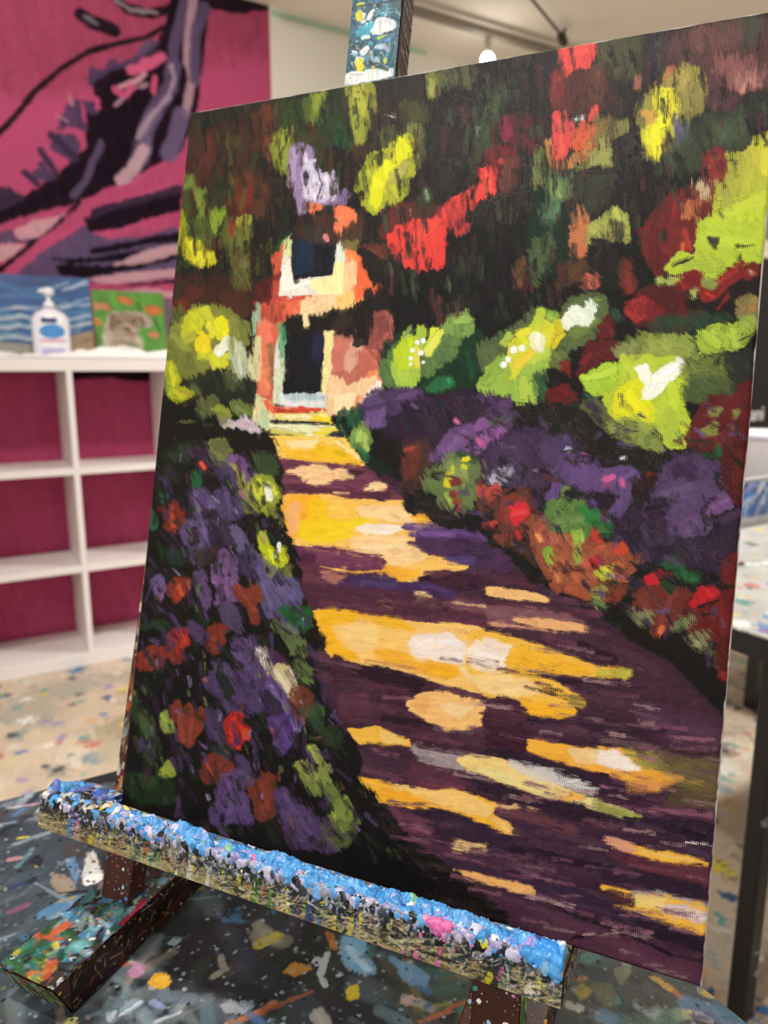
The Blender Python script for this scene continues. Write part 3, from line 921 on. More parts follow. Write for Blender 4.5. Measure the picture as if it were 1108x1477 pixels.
d0c420 r3 d18 55,505 150,440 145,512 72,602 18,605
c8c850 s24 d30 40,450 100,470
f0e8b8 s46 r2 d12 25,515 40,570
d8b840 r2 d20 68,492 102,490 98,542 64,545
94b038 r2.6 d18 0,602 70,608 74,660 32,692 0,695
eaf0dc r3 d15 150,425 198,380 250,398 232,442 190,455 160,478
e0ecd8 r3 d20 240,405 262,358 292,380 262,462 230,455
66733e r3 ~2 d35 78,592 160,588 168,640 100,682
7c9a58 s60 d45 ~2 0,750 20,820
6c2020 r3 d20 318,455 362,428 372,512 310,524
6a2222 r3 ~1.6 d25 258,545 392,540 395,602 300,640 255,702 218,702 250,612
8e2a24 s24 d30 240,640 270,600
8c2420 r2.6 d15 138,645 170,635 168,715 145,700
171513 ~2 r4 d3 50,690 130,678 235,760 225,840 330,960 402,1045 300,1080 90,1010 30,900
7a201e r3 ~2 d30 76,775 160,740 212,790 162,825 88,825
6a1c1a ~3 d45 70,885 202,860 202,905 80,915
2a5a38 r3 d35 248,785 312,790 282,825
5a5c3c r3 ~2 d25 218,835 300,800 372,870 385,965 310,915
7c8840 ~3 r4 d48 390,565 500,510 720,518 765,622 560,645 420,622
98a84c ~2 r4 d58 520,530 740,520 720,600 540,600
909a60 ~3 d60 395,560 480,540 470,600 400,610
a0b83c r3 ~1.5 d25 758,505 850,458 930,470 990,418 1032,445 955,562 850,572 780,595
b0c844 s40 d35 800,500 850,540
b0c848 s36 d35 920,480 940,550
90a048 ~3 d45 950,410 1040,400 1020,470 960,470
a8b03c ~3 d40 420,620 520,600 500,680 420,680
a8c83a r2.6 d12 238,705 280,680 350,640 410,638 425,700 382,762 290,785 248,745
bcd848 s30 d20 260,710 380,670
b4c838 r3 ~1.4 d15 408,605 480,640 520,598 580,622 640,608 705,650 722,720 692,840 725,880 722,980 692,1025 620,1010 580,905 480,902 378,882 335,790 420,740
a4bc40 s50 d35 640,860 650,980
c4d83c s50 d35 640,740 660,820
c0d040 s40 d35 440,650 480,700
d8d81c r3 ~2 d15 398,762 500,708 542,800 562,860 552,935 480,892 378,882
ece420 s40 d20 450,780 520,870
8c9a48 ~2 r4 d58 355,905 480,892 565,930 605,1060 480,1042 405,1032
4a5030 s14 d30 440,905 480,912
f0f4e4 r2 d10 490,655 530,642 552,710 592,662 688,618 697,660 622,722 602,765 540,802 512,792 532,732 498,702
ffffff s20 d10 600,690 670,645
fafcf4 s20 d10 540,770 570,720
70803c ~3 r4 d58 700,640 905,600 905,700 720,725
1c2420 s10 d30 850,640 880,570
4c5a34 ~4 d35 720,700 945,700 922,790 785,822 695,800
66703c s16 d60 720,700 880,680
2a2a28 ~4 d30 880,610 1020,560 1015,730 945,770
34442c s24 d55 960,520 1030,480
8a7a48 r3 ~2 d35 948,342 1032,328 1032,400 948,402
a8704c s30 ~2 d50 1000,380 1020,380
6c2124 r3 ~1.6 d18 715,985 760,880 800,800 940,782 960,732 1022,720 1015,860 995,960 965,1025 740,1025
862c2c s30 d50 800,900 860,1000
7e7e3e r2 d20 820,842 868,840 855,870 820,866
7e7e3e r2 d25 928,852 962,840 942,882
7e7e3e r2 d20 782,942 852,900 852,956 790,958
70602e s18 d30 912,925 922,930
561b1b ~2 r3 d20 875,1020 992,1005 985,1130 880,1130
171513 ~2 r3 400,1040 480,1025 580,1060 720,1040 760,1020 740,1080 640,1108 420,1108
2a5a34 s24 d40 860,1010 850,1050
2a4a30 s30 d50 740,1050 790,1060
# bushes beside the door
@480 330 3.693 70
121010 ~3 r4 d0 300,280 560,230 900,100 1000,200 1000,420 900,540 760,600 640,470 400,500 290,400
34362c ~6 d65 625,220 710,170 720,220 650,265
6a4630 ~4 d62 940,200 1000,140 990,300 950,310
1e1a18 r3 115,110 250,180 300,220 330,280 230,300 160,180
14321e ~4 r4 d25 250,640 330,560 700,540 770,560 760,840 600,870 440,850 250,800
5a7a44 r3 ~1.6 d30 245,730 305,640 350,600 400,700 400,845 300,848 248,790
7c9c4c r3 ~1.5 d25 560,530 600,460 690,452 725,490 712,552 640,572 560,560
98b858 s34 d35 620,490 700,480
6c8a40 s44 d40 510,600 640,600
5f7c44 r3 ~1.6 d35 480,640 560,580 645,585 640,650 560,722 500,782 430,772
a8c448 r3 d20 300,720 330,640 420,660 440,750 410,840 330,840
b8d028 r2.5 d12 312,660 370,575 425,570 430,640 400,740 340,740
a8c03c s56 d20 445,545 440,640
d0dc38 s50 d15 520,545 490,640
dce060 s44 d15 550,560 490,650
e0d850 s30 d15 430,640 430,720
88a060 s34 d30 390,540 375,570
f2f4ec s26 r1 d5 430,605
f6f6f0 s28 r1 d5 462,596
f2f4ec s24 r1 d5 405,650
f2f4ec s28 r1 d5 450,662
f2f4ec s22 r1 d5 397,690
f2f4ec s20 r1 d5 397,720
f0f2ea s20 r1 d5 462,712
2a6a3c r3 d35 ~2 465,855 590,790 622,820 545,875
3a9a6a s16 d40 595,800 600,815
1c4a2c s40 d50 700,660 720,780
4c3020 s40 ~2 d50 560,480 540,500
5a6a40 ~3 d45 r4 750,640 900,560 1040,440 1108,420 1108,520 900,620 800,760
98b848 r3 ~1.4 d18 755,850 800,745 900,680 1000,600 1108,560 1130,700 1065,800 1052,940 1000,955 955,905 900,870 800,885
8cac44 s60 d35 800,800 880,700
b0c84c s60 d30 1000,800 1010,920
a8c048 s50 d30 890,600 920,570
d0d030 r3 d15 925,610 1010,530 1108,480 1150,520 1108,660 1000,700 940,790 930,720
e0d838 s40 d20 970,560 1060,520
b8cc3c s50 d25 1085,440 1060,510
b0c848 s50 d25 1040,700 1108,660
e8c840 s34 d20 960,720 1040,650
f0ecc8 r2 d10 1028,570 1062,540 1100,585 1085,635 1032,615
f4f0e4 s40 r1.6 d10 940,640
f6f2e8 s38 r1.6 d10 985,630
f6f4ee s34 r1.6 d10 912,690
f6f4ee s34 r1.6 d10 890,720
3a5a38 ~3 d50 1040,790 1108,740 1108,900 1070,860
2a1a30 ~5 r4 d10 290,960 700,860 780,900 700,1040 560,1108 300,1108 240,1040
4a3560 r4 ~2 d25 140,935 200,875 330,868 475,868 420,955 320,975 165,1010
60487c s40 d40 340,900 420,880
5a4478 s50 d40 170,930 240,910
6a5090 r3 d30 160,1000 250,960 260,1040 170,1060
50386a r4 ~2 d30 690,905 900,895 945,960 850,1065 720,1110 620,1090
6a5084 s50 d50 760,930 870,1000
# flowers along the right of the path
@580 540 3.693 60
2a1a30 ~6 r5 d5 0,150 400,130 560,260 760,280 900,400 1108,450 1108,760 700,640 420,560 350,420 0,420
181513 ~3 r4 0,600 180,620 380,660 450,560 620,600 760,620 720,760 720,960 700,1108 560,920 420,820 200,790 0,700
1c1815 ~3 r4 560,180 700,160 920,180 1080,380 900,400 760,300 600,260
4a3028 ~4 r4 d45 0,370 140,370 150,560 0,620
7a382c ~3 d58 0,390 80,360 60,520 0,560
b84a3c s34 d40 0,400 30,390
4e3a68 r3 ~2 d35 435,200 575,195 545,285 460,285
5a7050 s40 ~2 d70 460,250 540,230
6a4a88 r3 d22 245,305 340,268 375,290 300,402 200,445 130,452
7a5a98 s40 d40 310,300 240,400
7a5090 r3 d22 365,290 380,240 432,236 445,280
8a5494 r3 d22 370,345 460,290 515,285 485,350 410,385
c05a90 s34 d25 385,345 400,365
d070a0 s26 d25 268,242 280,250
7c5292 s50 d30 340,395 380,400
3a2848 r4 ~2 d12 425,410 600,290 760,300 835,400 765,560 600,595 500,572 425,545
463258 s60 d50 480,430 600,380
4a3660 s50 d50 600,440 590,340
4c3862 r3 ~2 d30 715,340 865,315 885,400 840,475 740,445
64508a s20 d35 850,320 880,390
7a5a9a s14 d40 770,520 880,440
5c4482 r3 d20 835,425 892,400 882,480 842,560 785,650 755,645 800,555
54407a r3 d22 875,505 940,448 1005,470 1025,560 962,605 885,575
6e5296 s26 d35 890,490 960,455
5a4482 s50 d35 1040,440 1108,450
b8b0cc r2.4 d52 450,565 500,512 575,475 588,510 500,578
f4ecf4 s14 r2 d10 855,390 880,388
f4ecf4 s9 r1 d10 868,378 870,404
dcd4dc s8 r1 d30 685,500 700,500
6a7c4a r4 ~1.6 d52 105,565 180,460 250,428 350,440 405,480 395,620 350,702 280,725 195,682 190,620 115,615
8a9a58 ~2 d62 200,470 300,450 340,560 240,640
2a4a2c s40 ~2 d50 300,420 370,450
a8b848 s30 d50 230,640 260,690
d8c820 s40 r1.6 d15 235,535 228,580
e0d028 s26 d10 312,445 330,442
c8d038 s24 d25 310,480 325,490
c8c838 s24 d25 260,490 250,520
8a3a2a r2 d15 242,555 285,545 295,575 255,588
9a4430 r2 d15 242,632 275,608 285,632 255,645
9a4430 r2 d15 258,670 298,660 302,715 280,722
6a3c34 ~3 d45 390,560 450,640 460,740 400,740
c8483c r3 d30 390,600 420,590 430,640 405,640
b84a44 r3 ~2 d30 440,605 500,588 498,650 440,672
6a3a30 ~3 r4 d35 470,700 540,620 650,600 690,690 640,820 520,840
9a4038 r3 ~2 d30 478,692 560,640 665,668 675,730 622,802 520,775
d02c34 r3 d20 555,695 640,680 655,738 602,785 568,742
e04448 s24 d25 580,730 640,725
b84038 s40 d35 440,790 480,790
8c4434 r3 d30 485,855 562,840 565,902 500,895
b83030 s34 d25 605,840 610,855
4a3028 ~3 d50 560,900 700,900 700,1000 640,960
5c7c3c r4 ~1.6 d30 735,700 800,655 960,668 1030,760 965,855 850,865 755,805
74964a s40 d45 820,700 830,800
6a8a48 s50 d45 800,780 950,760
768a50 s24 d45 870,560 830,660
3a8a44 r3 ~2 d35 935,690 1090,775 1065,825 985,790
9a5238 r4 ~2 d25 655,800 700,730 740,760 762,830 860,858 950,880 1130,890 1130,1080 760,1060 715,960
b06a48 s60 ~3 d50 780,860 900,880
b8584a s50 ~3 d40 720,820 760,880
c0764c s40 d45 860,960 860,1050
8ab03c r2.6 d20 748,925 812,918 815,982 760,995
90b444 r2.6 d25 888,832 942,828 945,960 920,985
a0b048 s26 d35 790,980 780,1030
c0282c r2.6 d20 998,825 1040,808 1045,862 1000,855
b02428 r2.6 d15 988,965 1045,960 1048,1025
e0685c s34 d30 950,1000 985,1005
c05a40 s60 d40 1040,920 1108,930
b8c038 s30 d25 1060,1010 1100,1040
f0a060 s20 d35 700,850 720,880
# flowers, right
@800 620 3.693 50
1a1616 ~4 r3 260,20 420,100 600,150 520,330 400,300 200,130
2a1c34 ~5 r4 d5 280,480 520,330 600,150 860,180 990,320 970,640 900,760 500,690 300,600
46345c r4 ~2 d18 555,215 650,118 740,118 865,178 885,260 905,320 785,440 775,560 600,565 470,575 480,400
342446 ~4 d40 600,180 700,140 740,260 640,250
54406e r4 ~2 d25 510,345 640,250 722,280 800,258 905,268 850,332 722,402 645,495 600,402
66507e s40 d50 560,330 700,280
2a1c34 r4 ~2 d15 480,385 560,360 595,420 565,545 495,535
201420 r3 d5 762,425 800,370 900,308 935,330 968,385 920,435 800,455
6a4a80 r3 d18 780,405 880,320 918,335 925,390 830,412 795,425
78588e s24 d35 820,390 900,350
604678 r3 d25 635,495 740,428 808,490 795,535 720,532 680,565
544070 s50 d45 610,420 620,540
3e2c50 s40 d45 640,560 750,640
2c2034 ~5 d20 460,570 780,560 960,450 975,640 900,745 500,690
443252 s40 d45 480,590 600,570
463456 s40 d45 880,460 960,420
5a4280 r3 ~1.6 d22 55,175 130,148 205,190 215,260 150,312 75,275
6e5296 s22 d35 90,190 140,160
46366a s60 d30 10,80 50,60
503c74 s50 d30 30,140 10,240
5c4684 r3 ~1.6 d22 215,200 390,188 442,240 385,285 365,400 310,445 270,420 300,330 200,320
6a5094 s26 d35 330,240 400,210
6a4e94 s24 d35 380,260 430,240
62488c s34 d35 330,320 320,410
54407a r3 d25 170,390 205,350 220,395 190,415
201624 r3 d15 205,330 280,320 290,370 230,420
c85a94 r1.6 d12 238,245 298,225 295,248 250,262
c85a94 s20 d15 342,255 348,275
b03a78 s18 d25 250,285 265,285
f4ecf4 s16 r2 d10 45,92 65,98
dcd4dc s10 r1.4 d30 340,138 350,135
9a4a80 s16 d40 120,110 140,115
561a1a r3 ~2 d20 875,175 1005,40 1005,262 965,385 920,325 885,245
6c2a26 s50 ~3 d50 960,100 950,300
2a5a34 s20 d35 850,80 855,110
24402c s30 d45 790,115 830,125
301c20 ~3 d35 390,260 500,210 520,250 420,340
902a26 s16 d35 480,220 500,215
7c2420 r3 ~2 d25 890,665 965,640 958,795 880,785
1a1614 ~3 r3 400,680 880,760 700,820 560,740 420,760
2a5a34 r3 ~2 d50 560,690 660,660 685,755 600,740
2a6a3c ~2 d55 640,740 760,745 740,785 660,780
1a1513 ~3 r4 280,880 420,900 500,1000 600,1050 720,1100 940,1108 940,1300 700,1200 460,1108 300,960
a05438 r4 ~1.6 d22 -20,640 60,585 200,620 260,640 300,600 350,595 372,650 405,700 355,795 250,745 200,860 -20,835
4e2e28 ~3 d30 220,760 250,720 300,800 240,820
c0442c r3 d25 285,605 355,585 362,640 310,650
c87048 s50 d35 330,700 350,770
d08050 s40 d40 20,700 10,790
a82428 r2.4 d15 175,668 230,668 235,722 200,725
c8584c s34 d30 140,690 160,710
b8b838 r3 d25 205,745 285,705 292,770 240,775
94b048 s40 d40 100,560 115,680
b83c30 r2.6 d20 182,520 225,515 232,580 195,565
2c7038 ~2 r3 d35 120,400 220,420 290,490 270,560 180,470
8a4030 r3 d25 240,825 365,815 340,885 240,895
b0583c s50 d40 60,830 160,870
98a048 r3 d55 188,860 250,820 245,900 215,920
6a8a5c s24 d55 200,900 260,930
8a4438 s34 d35 440,680 440,660
7a5040 s30 d45 420,690 460,680
7a3428 r4 ~1.6 d22 405,900 470,822 560,798 690,850 692,900 645,960 585,1035 540,1080 505,1055 525,965 415,935
8a4034 s50 d45 440,860 470,920
94463a s44 d45 620,860 560,1000
243a22 s40 d20 570,800 600,830
d06a40 s30 d20 555,1040 545,1065
c02430 r2.6 d20 475,765 560,742 525,800 480,795
7a2c24 s30 d35 540,745 600,750
741f1e r4 ~1.6 d20 695,885 790,840 965,840 950,1100 930,1300 880,1240 900,1100 760,1060 695,1035
8a2a26 s60 ~3 d45 860,900 880,1020
b82028 r3 d20 765,820 870,838 805,905 715,915
c82a30 s24 d25 780,830 820,860
1c1612 s16 d15 760,920 850,890
8a8a60 r3 d65 398,950 505,955 495,1005 410,990
7c8a58 r3 d62 600,1030 725,955 705,1010 650,1040
8a8a60 r3 d62 690,1085 795,1060 800,1140 740,1140
6a6a48 ~2 d68 800,1160 900,1150 880,1240 840,1230
5a1c1c r3 ~2 d20 860,1130 960,1040 930,1330 890,1310 850,1230
a03030 s40 d45 880,1280 920,1300
"""
MURAL = """
@0 0 2.638 80
98405a ~40 r10 d10 -200,-300 1030,-300 1030,200 600,300 -200,400
be5078 ~30 r10 d20 300,700 700,600 700,1100 0,1100
160e18 ~4 r2 0,735 100,745 230,650 330,560 325,440 360,380 345,300 420,255 530,235 610,140 650,30 680,-80 820,-80 790,60 770,260 745,440 690,575 480,690 400,715 330,765 240,785 150,805 -40,865 -40,740
160e18 s30 ~4 r2 430,-20 480,30 560,50 640,40 670,10
8a7a82 s14 ~3 440,0 500,38 600,48
1c141a s70 ~4 r3 800,-10 900,10 1000,-5 1060,0
1a1218 s16 ~3 r1 -40,540 60,440 130,350 230,265 340,195 450,165 560,140 620,105
1a1218 s44 ~3 r2 310,58 350,85 430,112
6a6470 s14 ~2 320,60 370,90
5a4a66 s40 ~4 r2 720,-40 690,60 660,190 665,270
5a4a66 s54 ~4 r2 660,250 650,330 600,410 560,480 545,540 520,620
6a5a78 s40 ~4 r2 590,430 545,500 560,560 540,610
b08a98 s34 ~4 r2 740,-40 715,150 712,240 735,300 705,430
a08898 s16 ~3 650,250 664,300 640,370 570,450 525,520
c09aa4 s44 ~4 r2 545,570 525,610 500,650 460,685
5a4a66 s40 ~4 r2 780,30 745,130 742,240 740,300
6a5878 s60 ~5 r2 690,440 670,520 640,585 650,590
5a4a66 s22 ~3 r2 385,545 350,620 330,690 280,745
4a3a56 r3 ~3 350,250 395,270 420,220 470,240 520,200 580,155 610,160 570,205 500,255 420,275 360,320 330,330
4a3a56 r3 ~3 310,380 380,400 375,440 330,430
4a3a56 r3 ~3 250,400 300,380 310,440 340,500 290,480 215,500
4a3a56 r3 ~3 190,545 240,500 300,520 310,580 280,620 200,570
4a3a56 r3 ~3 100,665 150,640 220,680 200,690 120,690
5a4a68 r3 ~3 520,190 570,150 600,160 540,215
c8909c s18 ~3 r2 460,330 520,310 550,280
a07888 s14 ~2 r2 440,400 500,340 560,320
a07888 s12 ~2 215,440 255,460
a07888 s10 ~2 265,370 275,400
3a2c44 s22 ~2 r2 155,572 190,620 210,660
3a2c44 s22 ~2 r2 195,515 240,555 290,600
3a2c44 s20 ~2 r2 95,660 140,700
4a3a58 s22 ~2 r2 160,630 190,670
c05078 s20 ~2 r3 370,380 372,410
c05078 s24 ~2 r3 440,345 480,360 500,330
c05078 s24 ~2 r3 590,300 585,345
d05c80 s34 ~3 r3 500,270 580,235 610,215
3a2a40 r3 ~3 -40,700 60,720 100,760 20,800 -40,810
b04a6e r2 ~3 -40,890 120,830 300,770 400,720 520,690 690,590 720,700 560,720 430,770 330,810 290,870 -40,940
1a1218 s14 ~3 -40,1060 80,960 200,860 300,770
c898a0 r2 ~3 45,880 120,840 200,830 250,810 230,830 160,900 80,915
5a4a66 r2 ~3 -40,900 50,870 60,910 140,910 100,925 -40,925
c898a0 r2 ~3 -40,930 120,925 20,990 -40,1000
5a4a6a r2 ~4 60,1040 170,950 330,850 350,890 420,910 560,880 690,860 690,1060 350,1080 60,1060
b04a6e r2 ~3 410,880 500,870 690,800 690,850 560,900 430,900
160e18 r3 ~3 330,850 350,800 430,770 470,780 560,750 690,720 690,800 560,835 420,880 340,885
3a2a40 r3 ~3 310,850 330,820 400,780 470,760 550,740 700,700 700,730 560,765 400,810
160e18 r2 ~3 350,945 480,920 690,880 690,920 560,930 420,960 340,965
160e18 r2 ~3 205,1010 280,1005 420,1015 690,950 690,985 480,1030 330,1060 230,1045
160e18 r2 ~3 190,980 300,985 480,960 560,940 480,985 380,1000 260,1005
c89ca4 r2 ~3 420,1010 560,950 700,920 700,960 520,1010
c898a0 r2 ~3 330,1060 480,1035 700,1020 700,1050 400,1085
160e18 s14 ~3 400,1098 560,1082 720,1068
b85070 r2 ~3 330,1090 560,1085 720,1080 720,1180 330,1180
c89ca4 s22 ~3 360,1120 560,1108 720,1130
7a6078 r2 ~3 420,1150 700,1130 700,1300 420,1260
b84a70 r4 ~6 -400,1250 1100,1290 1100,2700 -400,2700
1c141c s34 ~4 r3 290,1425 420,1418 580,1432
"""
SEASCAPE = """
@0 380 4.262 5
2a5a9c ~6 r3 -700,60 560,90 560,300 -700,250
1f4a88 ~5 -700,60 300,70 420,110 300,150 -700,160
3a78b4 s26 ~4 d30 -300,180 0,120 150,170 320,140
4a88bc s20 ~4 d40 0,190 260,200 420,230
dfe6ee s14 ~3 d25 390,160 450,140 540,100
c8d8e8 s20 ~4 d40 440,150 560,110
9cc0dc s12 ~3 d40 300,150 420,120
b8d0e4 s14 ~3 d35 -300,250 0,260 100,265 230,270 330,280 420,250 560,210
e4e8ec s18 ~3 d30 -300,275 0,285 120,270 220,290
4a90b8 s26 ~4 d25 -300,310 60,310 220,330 400,310 560,290
e8ecec s20 ~3 d30 -300,345 50,335 130,320 220,345
d8e4ea s14 ~3 d35 380,280 460,255 560,250
5aa0c0 s24 ~3 d30 -300,370 100,370 240,375 420,350 560,330
e4e8ea s24 ~3 d30 -300,405 40,395 120,380 220,400
dfe6ea s18 ~3 d30 390,350 480,330 570,320
7ab0c4 s20 ~3 d30 -300,435 60,430 200,430
e8ecea s26 ~3 d25 -300,465 80,450 230,470
e4e8ea s24 ~3 d25 400,400 480,380 580,360
8ab8c8 s14 ~3 d40 400,425 480,410
b89870 r2 ~4 410,480 450,440 520,420 600,400 620,620 400,620
a08058 s20 ~3 d40 450,500 600,460
c8a078 s20 ~3 d40 440,540 600,520
c0b8a0 r2 ~4 -300,490 60,480 220,500 220,620 -300,620
"""
PUPPY = """
@0 380 4.262 80
5aa028 ~2 r2 500,100 1100,100 1100,620 500,620
4a8a22 s16 d30 620,200 640,300
7ac038 s14 d30 700,190 720,260
3a7420 s16 d30 590,420 600,500
6ab830 s16 d30 880,200 900,300
88cc40 s12 d30 820,190 850,230
3a7a20 s14 d30 960,350 990,420
78b838 s14 d30 930,420 960,460
2c6418 s12 d30 660,230 690,280
88cc40 s12 d30 620,340 640,380
3a7420 s12 d30 860,240 880,290
e07030 s44 r3 750,215 800,235
f08838 s20 r2 760,225 785,230
e08860 s40 r3 600,262 660,262
e06a28 s40 r3 915,285 985,290
f09040 s18 r2 940,290 970,285
e88430 s36 r3 590,345 605,360
e07a60 s40 r3 935,435 965,440
c8b0a0 r4 ~2 640,400 660,320 700,295 760,300 800,290 870,300 930,340 935,390 890,390 870,360 860,420 880,500 640,520 630,430
9a8068 r3 ~2 690,330 760,300 850,310 875,370 850,440 720,450 690,400
8a6e58 s30 r3 700,330 690,390
7a604c s26 r3 870,340 890,370
b8a088 s40 r3 d20 720,420 760,430
d0bca4 s34 r3 d20 780,380 830,410
3a2c26 s16 r.6 ~1 730,356 740,358
3a2c26 s16 r.6 ~1 822,352 832,354
2c221e s20 r.6 ~1 778,398 796,404
6a5444 s8 r2 770,420 800,430
e0d0c0 s36 r3 d20 650,450 660,500
d8c8b4 s36 r3 d20 860,470 870,500
a89078 s30 r3 d30 720,480 800,490
"""
TABLE = """
@0 1080 2.77 30
3a4650 ~5 r5 d50 0,330 160,270 400,420 420,640 200,820 0,900
4a3e40 ~3 r4 d45 240,380 330,370 340,430 260,430
d4d2cc r3 ~1.5 d15 345,430 375,400 410,500 405,530 330,550 330,490
e8e6e2 r3 ~1.5 d15 330,505 412,495 408,525 335,548
6a94c0 r3 d30 250,440 300,430 320,500 300,540 280,490
a89480 r4 ~2 d35 200,490 280,510 310,560 250,590 200,540
b8a088 s14 d30 350,415 370,450
5a88b0 r3 ~2 d35 150,650 260,590 400,570 320,620 220,680 140,680
c0963c s10 d20 235,610 300,590
1a1c22 s10 d25 150,580 350,565
2a3a60 s34 d40 20,560 120,530
8a5468 s30 d45 40,650 110,620
c89098 s26 d30 40,440 80,435
8a98a8 s14 d40 120,520 330,640
a0b0bc s30 ~2 d50 60,380 200,330
c8ccd0 s20 d40 40,235 140,220
b890a4 s14 d40 90,225 180,215
9aa8b4 s18 d45 0,300 60,290
6a9aa0 s24 d50 70,470 130,400
d8b838 s24 d15 60,800 90,795
e0c440 s18 d20 75,355 110,350
c06a78 s30 d30 55,850 80,850
8aa0b0 s16 d40 0,760 60,740
a8b0b8 s10 d40 0,800 120,780
2c3a44 s60 ~3 d50 0,820 120,760
d8a030 r3 d10 590,930 620,895 670,895 690,930 650,960 600,960
e0b040 s24 d15 630,920 660,915
b07898 r3 d25 505,890 550,840 585,870 560,910 520,920
c090a8 s14 d30 540,860 570,890
8aa0b0 r3 d35 470,1050 530,990 580,1010 500,1070
c8ccd0 s14 d30 480,1060 560,1010
c8ccd0 s12 d30 620,1090 720,1050
8a98c0 s26 d30 610,1010 650,1030
6a7480 ~2 d50 600,950 800,980 760,1020 640,1010
b0b4bc r3 d35 870,1020 930,1000 1000,1040 980,1060 900,1050
c07850 s20 d30 960,1080 1100,1010
a86040 s16 d40 900,1100 1000,1060
a09a88 s50 ~2 d50 1030,700 1100,760
b8a83a s44 d35 1040,780 1100,750
b4b0a0 s24 d45 880,830 900,880 850,910
3a3e48 s90 ~4 d60 900,700 1000,900
5a5a58 s14 d60 700,780 760,740
8a9aa4 s10 d55 740,600 860,590
8a8a84 s8 d60 860,640 900,690
b8a040 s14 d40 790,560 810,555
2a3240 s60 ~3 d50 950,780 1050,900
@350 1150 2.216 30
8a8a78 s60 ~2 d45 50,440 130,460
a89c3a s40 d35 50,470 110,440
c8923a r3 d15 125,555 160,525 220,535 225,550 160,570
b8763c r3 d15 260,425 295,435 300,485 280,480
7ab0d0 r4 ~2 d25 310,440 390,440 430,560 380,570 320,540
a8c8dc s26 d35 340,480 400,550
6a98c0 r4 ~2 d30 460,500 540,530 605,570 590,610 520,590
c8ccd0 s20 d30 270,500 250,560 265,600
d8c030 r3 d10 325,620 350,595 372,600 370,640 340,650
a0583a s14 d40 20,700 220,620
c86a40 s16 d35 560,720 660,680
b85a38 s12 d35 660,670 720,650
a8a4a0 s30 ~2 d45 520,640 600,670
6a8a90 s40 ~2 d50 440,680 520,720
3a5a50 s40 ~2 d45 620,620 700,600
d0ccc0 s40 ~2 d50 240,690 260,720
4a6a9a s20 d40 20,690 60,720
c8a8a0 s24 d40 520,650 540,640
@600 1200 2.181 30
3a5a54 s50 ~2 d40 530,400 600,400
5a9a90 s40 ~2 d35 540,395 560,385
8a8c6a r4 ~2 d30 620,430 680,415 680,450 640,480
6a6a44 r4 ~2 d25 550,480 610,470 640,540 590,560
3a2c18 r4 ~2 d20 690,540 760,500 800,520 740,590 690,580
2c2214 r4 ~2 d20 660,460 720,430 740,460 700,490
b8703a s14 d20 770,460 840,520
c85a34 s10 d25 780,490 850,520
d8b83a s20 d20 745,455 800,490
d0d0c8 s30 d20 485,545 510,550
6a90b0 s50 ~2 d35 590,580 660,600
5a80a4 s60 ~2 d40 860,540 1000,590
e8d030 r3 d12 830,560 870,555 870,590 840,585
d8d4d0 s24 d25 880,570 920,590
b8b09a s26 d30 900,500 960,520
d8b040 s24 d25 910,505 960,515
e0cc38 s20 d15 1000,560 1020,580
3a6a8a s40 ~2 d40 960,540 1040,600
8aa090 s40 ~2 d40 760,590 840,570
c88a4a s14 d30 500,462 530,458
4a6a50 s60 ~3 d50 690,600 780,580
"""
MAST = """
@470 0 7.387 80
e4e4de r2 210,765 720,720 725,830 190,930
c8ccc4 s20 d40 250,800 500,790
ecece8 r2 480,330 540,200 640,185 745,230 745,300 700,340 560,375 500,370
d8d4d0 s14 d30 560,230 720,230
c0c0c0 s6 d20 600,200 590,270
c0c0c0 s6 d20 640,195 640,270
c0c0c0 s6 d20 680,200 690,280
e8e8e4 s70 375,165 395,175
e8d010 s80 355,160 362,190
c8cc30 s50 350,60 385,55
e8e8e4 s44 455,200 510,120
e0e4e4 s40 395,240 410,235
38a0b8 r3 310,350 420,250 520,220 490,330 470,380 330,390
5ab0c8 s40 d30 470,460 490,470
dfe8ea s40 400,410 460,400
e8ecea s70 400,560 440,530
e8ecea s90 350,660 370,660
ecc810 s88 362,670 370,730
b8b8a0 s30 d20 480,560 500,650
1c1410 s26 d20 470,640 520,700
c8a480 s20 d20 490,560 500,640
c8d020 s40 630,640 635,670
a8c83a s30 560,420 640,380
c8d0e0 s60 d25 540,510 620,500
a8b8d8 s40 d25 620,500 660,530
6a90d8 s30 d25 640,440 680,430
c0c4d0 s40 d25 540,640 560,660
e8b840 s34 500,720 520,725
5aa030 s30 410,750 420,740
c8d8e0 s30 280,560 330,570
a86a50 s34 d20 320,520 350,530
244048 s40 d20 260,680 290,720
1c3a34 s50 d30 540,700 660,740
14303a s16 d20 270,90 640,20 760,0
"""
